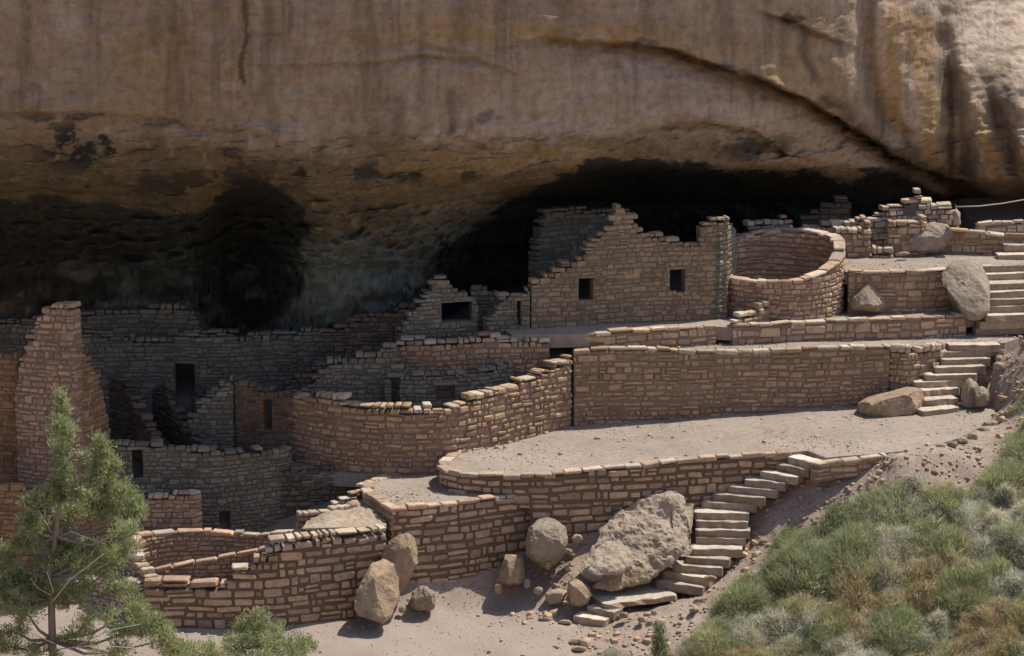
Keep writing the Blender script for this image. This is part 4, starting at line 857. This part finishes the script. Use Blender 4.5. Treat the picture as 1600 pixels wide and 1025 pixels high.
hull_rock('broad sloping outcrop of pale pitted rock left of the lower steps',
   [(962, 792, 55.7), (985, 782, 55.9), (1040, 778, 56.1), (1080, 783, 56.0), (1086, 800, 55.6), (1083, 835, 55.1), (1060, 868, 54.6), (1036, 884, 54.5), (1018, 905, 54.3), (940, 915, 54.3), (925, 905, 54.3), (905, 885, 54.6), (925, 850, 55.2), (940, 825, 55.6),
    (1000, 860, 54.7), (1050, 825, 55.15), (960, 890, 54.4), (1000, 820, 56.2), (1000, 900, 55.2)], M_ROCK, 15, .075, 3, name='rock_outcrop', cat='rock outcrop', rnd=.3, chips=5)
hull_rock('smooth grey slab on the lower left flank of the pale pitted outcrop', [(918, 895, 53.9), (922, 862, 54.5), (945, 842, 54.9), (975, 838, 54.9), (992, 862, 54.4), (985, 890, 54.0), (955, 902, 53.7), (930, 900, 53.8), (950, 880, 53.95), (960, 860, 55.4)], M_ROCK, 16, .04, chips=6, rnd=.15)
hull_rock('low brown ledge under the pale pitted outcrop, above the long slab step', [(924, 918, 54.1), (938, 898, 54.3), (985, 888, 54.4), (1020, 884, 54.5), (1028, 900, 54.3), (1016, 912, 54.2), (955, 922, 54.1), (980, 905, 54.9), (1010, 892, 55.0)], M_ROCKO, 17, .05, chips=5, rnd=.12)
hull_rock('rough rock corner beside the curving steps at the outcrop top', [(1050, 800, 55.6), (1058, 782, 56.0), (1080, 778, 56.2), (1088, 790, 56.0), (1086, 830, 55.3), (1080, 868, 54.7), (1062, 872, 54.6), (1050, 850, 54.9), (1070, 820, 55.9)], M_ROCK, 18, .06, chips=6, rnd=.15)
# small stones along terrace edge and path
edge = [(1437, 704, 14, 8), (1452, 702, 14, 7), (1470, 698, 18, 8), (1488, 694, 18, 8), (1505, 688, 16, 9), (1520, 682, 16, 12), (1536, 672, 26, 8), (1548, 664, 28, 14), (1556, 650, 18, 10), (1562, 640, 16, 14), (1552, 628, 16, 12), (1560, 618, 14, 10), (1549, 604, 20, 12), (1552, 592, 14, 8), (1560, 572, 18, 12), (1562, 560, 16, 10), (1564, 550, 16, 8)]
def pebble(label, px, py, w, h, d, mat, seed, group=None):
    r = random.Random(seed); pts = []
    for i in range(12):
        a = i * math.pi / 6; k_ = r.uniform(.8, 1.0); pts.append((px + math.cos(a) * w / 2 * k_, py + math.sin(a) * h / 2 * k_, d))
        if i % 2: pts.append((px + math.cos(a) * w / 2 * .7, py + math.sin(a) * h / 2 * .7 - h * .1, d + w / 62 * .45)); pts.append((px + math.cos(a) * w / 2 * .7, py + math.sin(a) * h / 2 * .7, d - w / 62 * .3))
    return hull_rock(label, pts, mat, seed, .04, 2, 'edging_stone' if group else 'loose_stone', 'stone', group)
ORD = 'first second third fourth fifth sixth seventh eighth ninth tenth eleventh twelfth thirteenth fourteenth fifteenth sixteenth last'.split()
for i, (x, y, w, h) in enumerate(edge):
    q = Pf(x, y, zC) if y > 600 else Pf(x, y, lambda a, b: 3.9 if y > 580 else 4.5)
    szw = 'broad' if w > 22 else ('small' if w < 15 else 'middling')
    pebble('%s %s edging stone on the right terrace margin, %s counting up from the kerb wall' % (szw, 'pale' if i % 3 else 'greyish', ORD[i]), x, y, w + 3, h + 3, q.y, M_ROCK if i % 3 else M_ROCKG, 30 + i, 'edging stones along the right margin of the terrace')
loose = [('loose pale stone beside the large rounded boulder', 902, 842, 20, 17, 55.1), ('small rock behind the pointed boulder, on the rubble slope', 888, 862, 16, 12, 54.9), ('small rock at the foot of the large rounded boulder', 856, 884, 12, 14, 54.5),
 ('small pale rock between the square boulder and the flat rock', 841, 923, 18, 16, 54.2), ('little grey rock at the corner of the square boulder', 824, 912, 12, 18, 54.35), ('little pale stone at the bottom of the tall wall by the square boulder', 779, 920, 15, 20, 54.4), ('tiny pale stone at the foot of the rounded boulder below the corner', 628, 952, 12, 14, 53.7),
 ('brown stone lying below the pale slab step', 975, 961, 18, 12, 53.1), ('dark brown stone below the slab step, second from the left', 1002, 968, 14, 11, 52.9), ('small brown stone right of the two below the slab step', 1022, 958, 12, 10, 53.0), ('brown stone on the slope right of the flight, near the brush', 1083, 954, 14, 9, 53.1),
 ('grey stone beside the right end of the lower steps', 1110, 904, 26, 12, 53.9), ('pale flat stone set in the path left of the first step', 884, 972, 26, 7, 53.3), ('pale flat stone on the path below the pointed boulder', 852, 968, 30, 9, 53.5),
 ('block beside the path edge at the bottom, darker top', 900, 1002, 30, 10, 52.3), ('lower block at the path edge near the bottom', 905, 1014, 30, 10, 52.0), ('pale rubble stone at the bottom path edge', 868, 1013, 18, 12, 52.1), ('grey rubble stone at the bottom path edge, leftmost', 836, 1012, 20, 10, 52.1),
 ('pale stone on the upper terrace floor by the doorway', 1412, 396, 20, 6, 65.9), ('small pale stone at the base of the triangular boulder', 1362, 478, 10, 9, 63.1), ('pale loose stone at the foot of the long block', 1455, 650, 20, 6, 60.3)]
for i, (lb, x, y, w, h, d) in enumerate(loose): pebble(lb, x, y, w, h, d, (M_ROCK, M_ROCKG, M_ROCKO)[i % 3], 60 + i)
# bright shelf slabs between front wall and terrace (slanting rubble shelf)
sh = []
for q in [(470, 826, 53.35), (604, 822, 54.15), (596, 790, 55.4), (560, 780, 56.2), (520, 800, 55.6), (478, 812, 54.8)]: sh.append(q)
hull_rock('slanting rubble shelf of pale slabs between the front wall and the lowest terrace', sh + [(478, 840, 54.0), (600, 850, 54.6), (560, 830, 56)], M_ROCK, 21, .03, 3, 'rubble_shelf', 'rock shelf', rnd=.05, chips=0)

# scattered rubble on the slopes (uncountable)
def scatter_rubble(n):
    Vs, Fs, nb = [], [], 0; rr = random.Random(5); ms_ = stones_of(M_TAN)
    pts = []
    while len(pts) < n:
        px = rr.uniform(760, 1650); py = rr.uniform(690, 1060) if rr.random() < .93 else rr.uniform(530, 700)
        if py < 690 and px < 1560: px = rr.uniform(1556, 1640)
        x, y = None, None
        p = on_ground(px, py)
        if py < 960 and px < 1075 and not (830 < px < 930 and py > 880): 
            if rr.random() < .7: continue
        if any(s[0] - 4 < px < s[2] + 4 and abs((s[1] + s[3]) / 2 - py) < 9 for s in STEPS_L): continue
        if px < 900 and py > 975: 
            if rr.random() < .9: continue
        if p.x > 0 and (inpoly(np.array([p.x]), np.array([p.y]), C_OUT)[0] or inpoly(np.array([p.x]), np.array([p.y]), B_OUT)[0]) and rr.random() < .93: continue
        pts.append(p)
    X = np.array([p.x for p in pts]); Y = np.array([p.y for p in pts]); Z = ground_np(X, Y)
    for out, zf, *_ in TERR: Z = np.where(inpoly(X, Y, out), np.array([zf(a, 0) for a in X]) + .0, Z)
    for i in range(n):
        s = min(.2, .025 * math.exp(rr.gauss(.4, .6)))
        v, f = me_np(rr.choice(ms_)); M3 = np.array((Matrix.Rotation(rr.uniform(0, 6.3), 3, 'Z') @ Matrix.Rotation(rr.uniform(-.5, .5), 3, 'X') @ Matrix.Diagonal((s * 1.4, s, s * .8))))
        Vs.append(v @ M3.T + np.array([X[i], Y[i], Z[i] + s * .15])); Fs.append(f + nb); nb += len(v)
    tag(link('scattered_rubble', mesh_np('scattered_rubble', np.vstack(Vs), np.vstack(Fs), M_TAN)), 'small stones and clods scattered over the dirt slope', 'rubble', kind='stuff')
scatter_rubble(4200)
def scatter_gravel():
    Vs, Fs, nb = [], [], 0; rr = random.Random(8); ms_ = stones_of(M_TAN)
    areas = [(C_OUT, zC, 1500, (-2, 56, 12, 62)), (B_OUT, zB, 350, (-6, 54, 2, 59)), (D_OUT, zD, 500, (1, 60, 14, 63)), (F_OUT, zF, 250, (-1, 60, 13, 65)), (J_OUT, zJ, 350, (8, 64, 16, 69))]
    for out, zf, n, (x0, y0, x1, y1) in areas:
        k_ = 0
        while k_ < n:
            x, y = rr.uniform(x0, x1), rr.uniform(y0, y1)
            if not inpoly(np.array([x]), np.array([y]), out)[0]: continue
            if vnoise(np.array([[x * .8, y * 1.2, 5.0]]))[0] < rr.uniform(-1, .5): continue
            k_ += 1; s = rr.uniform(.010, .026) * (2.0 if rr.random() < .04 else 1)
            v, f = me_np(rr.choice(ms_)); M3 = np.array(Matrix.Rotation(rr.uniform(0, 6.3), 3, 'Z') @ Matrix.Diagonal((s * 1.5, s * 1.1, s)))
            Vs.append(v @ M3.T + np.array([x, y, zf(x, y) + s * .3])); Fs.append(f + nb); nb += len(v)
    k_ = 0
    while k_ < 1500:
        x, y = rr.uniform(-9, 2.5), rr.uniform(51, 55.2); z = ground(x, y)
        near = rr.random() < .45
        if abs(z) > .3: continue
        if near:
            j_ = rr.randrange(len(W1) + 3)
            q = Pd(W1[min(j_, len(W1) - 1)][0], 900, W1[min(j_, len(W1) - 1)][1]) if j_ < len(W1) else B_PTS[3 + min(3, j_ - len(W1))]
            x = q.x + rr.gauss(0, .5); y = q.y - abs(rr.gauss(0, .25)) - .1; z = ground(x, y)
        k_ += 1; s = rr.uniform(.010, .024) * (2.2 if rr.random() < .05 else 1)
        v, f = me_np(rr.choice(ms_)); M3 = np.array(Matrix.Rotation(rr.uniform(0, 6.3), 3, 'Z') @ Matrix.Diagonal((s * 1.5, s * 1.1, s)))
        Vs.append(v @ M3.T + np.array([x, y, z + s * .3])); Fs.append(f + nb); nb += len(v)
    tag(link('terrace_gravel', mesh_np('terrace_gravel', np.vstack(Vs), np.vstack(Fs), M_PALE)), 'fine gravel strewn over the flat terraces and the bottom path', 'gravel', kind='stuff')
scatter_gravel()

# ------------------------------------------------------------------ hand line at upper right
k = NT('pale_rope'); k.col((.55, .56, .52)); M_ROPE = k.m
k = NT('weathered_iron'); k.col((.22, .21, .2)); M_IRON = k.m
def tube(pts, rad, seg=6, taper=None):
    V, F = [], []
    for i, p in enumerate(pts):
        d = (Vector(pts[min(i + 1, len(pts) - 1)]) - Vector(pts[max(i - 1, 0)])).normalized()
        u = d.orthogonal().normalized() if abs(d.z) < .99 else Vector((1, 0, 0)); w = d.cross(u)
        r_ = rad if taper is None else rad * (1 - (1 - taper) * i / (len(pts) - 1))
        for k_ in range(seg):
            a = 2 * math.pi * k_ / seg; V.append(tuple(Vector(p) + (u * math.cos(a) + w * math.sin(a)) * r_))
    for i in range(len(pts) - 1):
        for k_ in range(seg): F.append([i * seg + k_, i * seg + (k_ + 1) % seg, (i + 1) * seg + (k_ + 1) % seg, (i + 1) * seg + k_])
    F.append(list(range(seg))[::-1]); F.append([(len(pts) - 1) * seg + q for q in range(seg)])
    return V, F
pa = Pd(1494, 334, 66.9); root = empty('rope_rail', pa, 'pale safety rope strung from a short post across the dark cave mouth', 'rope')
V, F = tube([Pd(1494, 336, 66.9), Pd(1493, 320, 66.9)], .02); link('post', mesh_np('post', V, F, M_IRON), root)
V, F = tube([Pd(1494, 323, 66.9), Pd(1530, 322, 66.9), Pd(1565, 318, 66.9), Pd(1600, 312, 66.9), Pd(1680, 296, 66.9)], .017); link('rope', mesh_np('rope', V, F, M_ROPE, True), root)
V, F = tube([Pd(1680, 380, 66.9), Pd(1680, 292, 66.9)], .025); link('post', mesh_np('post', V, F, M_IRON), root)

# ------------------------------------------------------------------ vegetation
def leaf_mat(name, trans=.3):
    k = NT(name); vc = k.n('VertexColor', layer_name='Col'); k.l(vc.outputs[0], k.b.inputs['Base Color'])
    k.b.inputs['Roughness'].default_value = .7
    tr = k.n('BsdfTranslucent'); k.l(vc.outputs[0], tr.inputs['Color']); mx = k.n('MixShader'); mx.inputs[0].default_value = trans
    k.l(k.b.outputs[0], mx.inputs[1]); k.l(tr.outputs[0], mx.inputs[2]); k.l(mx.outputs[0], k.t.nodes['Material Output'].inputs['Surface']); return k.m
M_LEAF = leaf_mat('juniper_foliage', .42); M_GRASS = leaf_mat('dry_brush', .45)
k = NT('grey_bark'); p = k.pos((1, 1, .3)); k.col(k.mix(k.noise(p, 14, 5), (.20, .16, .125), (.36, .32, .28))); k.bump(k.noise(p, 30, 5), .8, .02); M_BARK = k.m
k = NT('silver_deadwood'); k.col((.55, .52, .48)); M_DEAD = k.m
def blades(base, dirs, lens, wid, cols, bend=.3, rs=None, droop=0.0):
    """thin bent tapering blades (2 tris + 1) """
    n = len(base); rs = rs or _rng
    d = dirs / np.linalg.norm(dirs, axis=1, keepdims=True)
    s = np.cross(d, rs.randn(n, 3)); s /= np.linalg.norm(s, axis=1, keepdims=True) + 1e-9
    off_ = rs.randn(n, 3) * bend; off_[:, 2] -= droop
    L = lens[:, None]; W = wid[:, None] if hasattr(wid, '__len__') else wid
    mid = base + d * L * .55 + off_ * L * .12; tip = base + d * L + off_ * L * .45
    V = np.stack([base - s * W * .5, base + s * W * .5, mid + s * W * .45, mid - s * W * .45, tip], 1).reshape(-1, 3)
    i = np.arange(n)[:, None] * 5
    T = np.concatenate([i + np.array([[0, 1, 2]]), i + np.array([[0, 2, 3]]), i + np.array([[3, 2, 4]])], 0)
    return V, T, np.repeat(cols, 5, 0)
GREENS = np.array([(.35, .39, .18), (.28, .33, .15), (.40, .43, .22), (.33, .37, .23), (.44, .45, .25)])
def tree(label, name, trunk_pts, tr_rad, clumps, d0, seed, dens=1.0, cat='tree', leafscale=1.0, dead=(), light=1.0, spread=1.1):
    rs = np.random.RandomState(seed); r = random.Random(seed)
    tp = [Pd(a, b, d0 + (c if True else 0)) for a, b, c in trunk_pts]
    root = empty(name, tp[0], label, cat)
    V, F = tube(tp, tr_rad, 8, .12); link('trunk', mesh_np('trunk', V, F, M_BARK, True), root)
    BV, BF = [], []; lV, lT, lC = [], [], []; nb = 0
    ppm = FPX / d0
    for (cx_, cy_, rx, ry_, w) in clumps:
        dz = rs.randn() * .35 * rx / ppm * 2
        dd = d0 + r.uniform(-1, 1) * min(spread, rx / ppm * 1.4 + .1)
        c = Pd(cx_, cy_, dd)
        # limb from the trunk (start below the clump)
        q = min(tp, key=lambda t_: (t_ - Vector((t_.x, t_.y, c.z - .35))).length + abs(t_.x - c.x) * .15)
        if (c - q).length > .15:
            mid = (q + c) / 2 + Vector((r.uniform(-.1, .1), r.uniform(-.1, .1), -.12 * (c - q).length))
            v, f = tube([q, mid, c], .028 * (1 + rx / 40), 5, .25); BV += v; BF += [[a + nb for a in ff] for ff in f]; nb += len(v)
        ntuft = int(w * dens * (rx * ry_) / 15) + 6
        tc = rs.randn(ntuft, 3); tc /= np.linalg.norm(tc, axis=1, keepdims=True); tc *= (rs.rand(ntuft, 1) ** .45) * 1.12
        tc = tc * np.array([rx / ppm, rx / ppm * .9, ry_ / ppm]) + np.array(c)
        # twigs
        for i in range(0, ntuft, 5):
            v, f = tube([c, Vector(tc[i])], .009, 4, .4); BV += v; BF += [[a + nb for a in ff] for ff in f]; nb += len(v)
        m = 34
        tsz = (.07 + .055 * rs.rand(ntuft)) * leafscale
        out = tc - np.array(c); out[:, 2] += .35 * rx / ppm + .15; out /= np.linalg.norm(out, axis=1, keepdims=True) + 1e-6
        base = np.repeat(tc, m, 0) + rs.randn(ntuft * m, 3) * np.repeat(tsz, m)[:, None] * .6
        dirs = np.repeat(out, m, 0) + rs.randn(ntuft * m, 3) * .55
        lens = np.repeat(tsz, m) * rs.uniform(.5, 1.1, ntuft * m)
        tint = GREENS[rs.randint(0, 5, ntuft)] * rs.uniform(.75, 1.25, (ntuft, 1)) * light
        cols = np.repeat(tint, m, 0) * rs.uniform(.8, 1.2, (ntuft * m, 1))
        v, t, cl = blades(base, dirs, lens, .017 * leafscale, cols, .35, rs)
        lT.append(t + sum(len(q_) for q_ in lV)); lV.append(v); lC.append(cl)
    for pts in dead:
        v, f = tube([Pd(a, b, d0 - .4 + c) for a, b, c in pts], .014, 5, .3); link('dead_branch', mesh_np('dead_branch', v, f, M_DEAD, True), root)
    if BV: o = link('branches', mesh_np('branches', BV, BF, M_BARK, True), root)
    o = link('crown', mesh_np('crown', np.vstack(lV), np.vstack(lT), M_LEAF, False, np.vstack(lC)), root)
    return root
J = [(97, 622, 5, 12, 1.5), (99, 645, 9, 14, 1.3), (94, 668, 14, 13, 1.3), (104, 676, 14, 12, 1), (96, 700, 15, 16, 1.1), (99, 728, 12, 16, 1.1), (100, 755, 14, 14, 1),
     (155, 688, 6, 10, 1.4), (158, 708, 12, 14, 1.2), (156, 735, 18, 16, 1.2), (178, 725, 10, 10, .9), (140, 722, 14, 12, 1), (165, 760, 22, 18, 1.1), (130, 762, 24, 18, 1.1), (190, 765, 14, 14, 1),
     (75, 775, 24, 16, 1), (45, 785, 12, 12, .8), (110, 795, 30, 20, 1), (170, 800, 26, 20, .9), (205, 785, 16, 12, 1), (215, 800, 14, 12, .9), (45, 815, 16, 12, 1), (62, 830, 26, 18, 1), (95, 840, 26, 20, 1), (40, 845, 20, 16, .9), (198, 830, 22, 14, 1),
     (135, 855, 30, 18, .8), (175, 870, 26, 16, .8), (120, 880, 26, 18, .8), (205, 860, 16, 10, .8), (85, 875, 24, 18, .9), (160, 900, 30, 16, .6), (190, 920, 22, 16, .7), (115, 925, 26, 16, .7), (85, 935, 22, 16, .7),
     (30, 905, 34, 22, 1), (5, 870, 24, 20, 1), (-10, 930, 40, 26, 1), (60, 915, 26, 18, 1), (215, 950, 22, 18, .7), (235, 975, 20, 20, .9), (255, 1000, 24, 20, .9), (200, 985, 26, 16, .6), (150, 960, 28, 14, .5), (40, 955, 26, 14, .6), (20, 985, 30, 16, .6), (120, 990, 30, 16, .4), (5, 1010, 30, 16, .6), (280, 1020, 26, 12, .8), (60, 1020, 30, 14, .4), (180, 1020, 30, 12, .5)]
jt = tree('tall grey green juniper with two pointed leaders at the left foreground', 'juniper_tree', [(88, 1180, 0), (84, 1080, 0), (82, 1000, 0), (80, 940, 0), (78, 900, .05), (86, 840, 0), (94, 780, 0), (98, 720, 0), (98, 660, 0), (97, 612, 0)], .10, J, 46.5, 3, dens=1.35,
   dead=[[(82, 940, 0), (110, 905, -.2), (150, 875, -.3), (162, 865, -.3)], [(80, 930, 0), (60, 920, -.2), (48, 905, -.3)], [(84, 925, .0), (74, 895, -.3), (60, 890, -.4)], [(86, 1015, 0), (150, 1008, -.2), (240, 1015, -.3)], [(84, 1005, 0), (50, 990, -.2), (30, 968, -.2)], [(100, 880, .2), (140, 868, .2), (155, 850, .1)], [(110, 830, .2), (150, 845, .1), (170, 852, .1)], [(120, 1010, 0), (170, 985, -.1), (220, 975, -.1)], [(60, 1024, 0), (20, 1000, 0), (-10, 1004, 0)]])
tree('bushy green juniper top rising at the bottom edge left of centre', 'juniper_shrub', [(410, 1120, 0), (405, 1060, 0), (402, 1010, 0), (402, 975, 0)], .07, [(402, 965, 16, 10, 1.1), (385, 980, 14, 12, 1), (420, 985, 20, 14, 1.1), (400, 1000, 34, 16, 1), (445, 1005, 24, 12, .9), (370, 1010, 18, 14, .9), (475, 1008, 8, 12, .9), (488, 1008, 5, 8, .9), (440, 1025, 40, 12, 1), (395, 1035, 44, 14, 1)], 48.5, 5, dens=1.2, cat='shrub')
tree('small dark spiky juniper seedling at the bottom edge below the steps', 'juniper_seedling', [(1032, 1080, 0), (1031, 1040, 0), (1030, 985, 0)], .03, [(1030, 985, 4, 10, 1.6), (1031, 1003, 7, 12, 1.4), (1032, 1022, 10, 12, 1.2)], 51.0, 6, dens=1.6, cat='shrub', light=.75, spread=.1)
tree('low green shrub tips at the bottom edge between the two junipers', 'juniper_shrub', [(320, 1100, 0), (320, 1060, 0), (318, 1020, 0)], .04, [(300, 1015, 14, 8, .9), (330, 1012, 16, 9, .8), (350, 1022, 14, 8, .8), (315, 1028, 34, 8, .8)], 48.8, 8, dens=1.0, cat='shrub', light=1.15)

# brush on the hillside
PALG = {'green': [(.28, .34, .15), (.33, .38, .18), (.22, .29, .14), (.37, .41, .22)], 'olive': [(.45, .44, .22), (.39, .40, .20), (.49, .48, .28)], 'straw': [(.62, .56, .40), (.66, .61, .48), (.52, .46, .32)], 'rust': [(.50, .34, .19), (.44, .30, .16), (.54, .41, .25)], 'silver': [(.68, .67, .58), (.60, .61, .52), (.50, .53, .44)]}
def clump(cx_, cy_, d_, w_, h_, mixd, n, rs, lean=(0, 0)):
    """a bush of fine upright stems, w_ wide, h_ high"""
    c = Pd(cx_, cy_, d_) if not isinstance(cx_, Vector) else cx_
    K = max(3, int(26 * w_ * w_)); sa = rs.rand(K) * 6.283; sr = np.sqrt(rs.rand(K)) * w_ / 2; sid = rs.randint(0, K, n)
    sh = rs.uniform(.55, 1.15, K); sw = rs.uniform(.06, .15, K); sb = rs.uniform(.7, 1.3, K); sl = rs.randn(K, 2) * .35
    q1 = rs.randn(n) * sw[sid]; q2 = rs.randn(n) * sw[sid]
    ox = np.cos(sa[sid]) * sr[sid] + q1; oy = np.sin(sa[sid]) * sr[sid] * .9 + q2
    bx = c.x + ox; by = c.y + oy; bz = ground_np(bx, by); rad = np.minimum(np.hypot(ox, oy), w_ * .6)
    prof = np.clip(1 - (rad / (w_ / 2)) ** 2 * .5, .25, 1) * sh[sid]
    base = np.stack([bx, by, bz - .02 + rs.rand(n) ** .7 * h_ * .75 * prof], 1)
    dirs = np.stack([ox / w_ * 1.3 + q1 * 4 + sl[sid, 0] + rs.randn(n) * .3 + lean[0], oy / w_ * 1.3 + q2 * 4 + sl[sid, 1] + rs.randn(n) * .3 + lean[1], np.full(n, 1.0)], 1)
    lens = h_ * rs.uniform(.12, .38, n) * (.5 + .5 * prof)
    keys = list(mixd); pr = np.array([mixd[q] for q in keys], float); pr /= pr.sum(); kc = rs.choice(len(keys), K, p=pr); ch = np.where(rs.rand(n) < .7, kc[sid], rs.choice(len(keys), n, p=pr))
    cols = np.array([PALG[keys[q]][rs.randint(len(PALG[keys[q]]))] for q in ch]) * rs.uniform(.8, 1.2, (n, 1)) * sb[sid][:, None]
    return blades(base, dirs, lens, .0055 + .006 * rs.rand(n), cols, .8, rs, .15)
rs = np.random.RandomState(21)
bushes = [  # px, py(base), width m, height m, mix, label
 (1255, 900, 1.5, 1.0, {'green': 6, 'olive': 2, 'silver': 1.5}, 'dense bluish green bush at the upper left corner of the brush slope'),
 (1330, 880, 1.3, 1.0, {'green': 5, 'olive': 3, 'straw': 1.2, 'silver': 1}, 'green bush right of the densest bush, above the rusty brush'),
 (1165, 960, .9, .85, {'green': 7, 'olive': 1}, 'dark green bush nearest the lower steps'),
 (1350, 825, .9, .75, {'green': 4, 'olive': 2, 'silver': 2}, 'small green bush below the end of the kerb wall'),
 (1405, 815, 1.1, .75, {'olive': 3, 'silver': 3, 'green': 1}, 'silvery domed bush above the bare patch'),
 (1480, 800, .9, .8, {'green': 5, 'olive': 3}, 'green bush just right of the pale dead tuft'),
 (1480, 870, 1.0, .9, {'olive': 5, 'green': 3, 'straw': 1}, 'olive bush below the bare dirt patch'),
 (1578, 765, 1.1, .8, {'olive': 5, 'green': 3, 'silver': 1}, 'olive green bush highest on the slope at the right edge'),
 (1598, 640, .5, .35, {'green': 4, 'straw': 3}, 'small bush at the right edge beside the edging stones'),
 (1300, 1000, 1.1, .9, {'green': 6, 'olive': 2, 'rust': .5}, 'dark green bush below the rusty brush'),
 (1395, 1000, 1.0, .9, {'green': 6, 'silver': 1}, 'dark bush near the bottom between rusty patches'),
 (1510, 940, 1.3, .9, {'green': 4, 'olive': 3, 'silver': 1}, 'broad green bush right of centre on the brush slope'),
 (1110, 1030, 1.0, .9, {'olive': 3, 'green': 4, 'straw': 1}, 'green bush at the bottom edge left of the brush slope'),
 (1590, 860, 1.0, .8, {'green': 5, 'olive': 2, 'silver': 2}, 'dark green bush at the right edge in the pale grass'),
 (1435, 772, .38, .6, {'straw': 4, 'silver': 5}, 'pale dead grass tuft hanging on the bank below the terrace')]
for i, (px, py, w, h, mx_, lb) in enumerate(bushes):
    c = on_ground(px, py); h *= .72; w *= 1.15; mx_ = dict(mx_); mx_['straw'] = mx_.get('straw', 0) + .9; mx_['olive'] = mx_.get('olive', 0) + 1.5
    V, T, Cc = clump(c, None, None, w, h, mx_, int(15000 * w * h) + 500, rs, (0, -.2) if 'dead' in lb else (0, 0))
    V = V - np.array(c)
    nm = 'grass_tuft' if 'dead' in lb else 'brush_bush'
    o = link(nm, mesh_np(nm, V, T, M_GRASS, False, Cc), None, c); tag(o, lb, 'grass tuft' if 'dead' in lb else 'bush')
LV, LT, LC, nb = [], [], [], 0
r = random.Random(9)
def edge_y(px): return np.interp(px, [890, 960, 1060, 1100, 1130, 1180, 1230, 1290, 1350, 1400, 1450, 1520, 1545, 1570, 1600, 1700], [1050, 1030, 1015, 1000, 960, 900, 855, 825, 800, 815, 820, 800, 760, 710, 670, 640])
cnt = 0
while cnt < 620:
    px = r.uniform(880, 1720); py = r.uniform(540, 1120)
    if py < edge_y(px) + r.uniform(-10, 22): continue
    cnt += 1
    n_v = float(fbm(np.array([[px * .011, py * .014, 2.0]]), 4)[0])
    if (py > 880 and n_v > .15) or (abs(px - 1400) < 160 and abs(py - 950) < 60 and n_v > -.25): mx_ = {'rust': 2.4, 'straw': 2, 'olive': 3}
    elif n_v < -.35: mx_ = {'silver': 4, 'straw': 3, 'olive': 1}
    elif px > 1500 and 780 < py < 900: mx_ = {'silver': 4, 'straw': 3, 'green': 1}
    else: mx_ = {'green': 3, 'olive': 3.5, 'straw': 1, 'silver': .8}
    if px < 1120: mx_ = {'straw': 3, 'silver': 3, 'olive': 2}
    c = on_ground(px, py); w = r.uniform(.35, .8) * (1 if px > 1120 else .7); h = r.uniform(.25, .62) * (1 if px > 1120 else .55)
    V, T, Cc = clump(c, None, None, w, h, mx_, int(7000 * w * h) + 300, rs, (r.uniform(-.3, .3), r.uniform(-.3, .1)))
    LV.append(V); LT.append(T + nb); LC.append(Cc); nb += len(V)
# sparse dry tufts on the bare bank
for _ in range(90):
    px = r.uniform(1080, 1600); py = edge_y(px) - r.uniform(0, 60)
    if py < 735 - (px - 1300) * .02 and px < 1545: continue
    if px < 1200 and py < 900: continue
    c = on_ground(px, py); V, T, Cc = clump(c, None, None, r.uniform(.12, .3), r.uniform(.08, .2), {'silver': 3, 'straw': 3, 'olive': 1}, 60, rs)
    LV.append(V); LT.append(T + nb); LC.append(Cc); nb += len(V)
tag(link('hillside_brush', mesh_np('hillside_brush', np.vstack(LV), np.vstack(LT), M_GRASS, False, np.vstack(LC))), 'tangled green, straw and rust coloured brush and grass covering the slope', 'brush', kind='stuff')
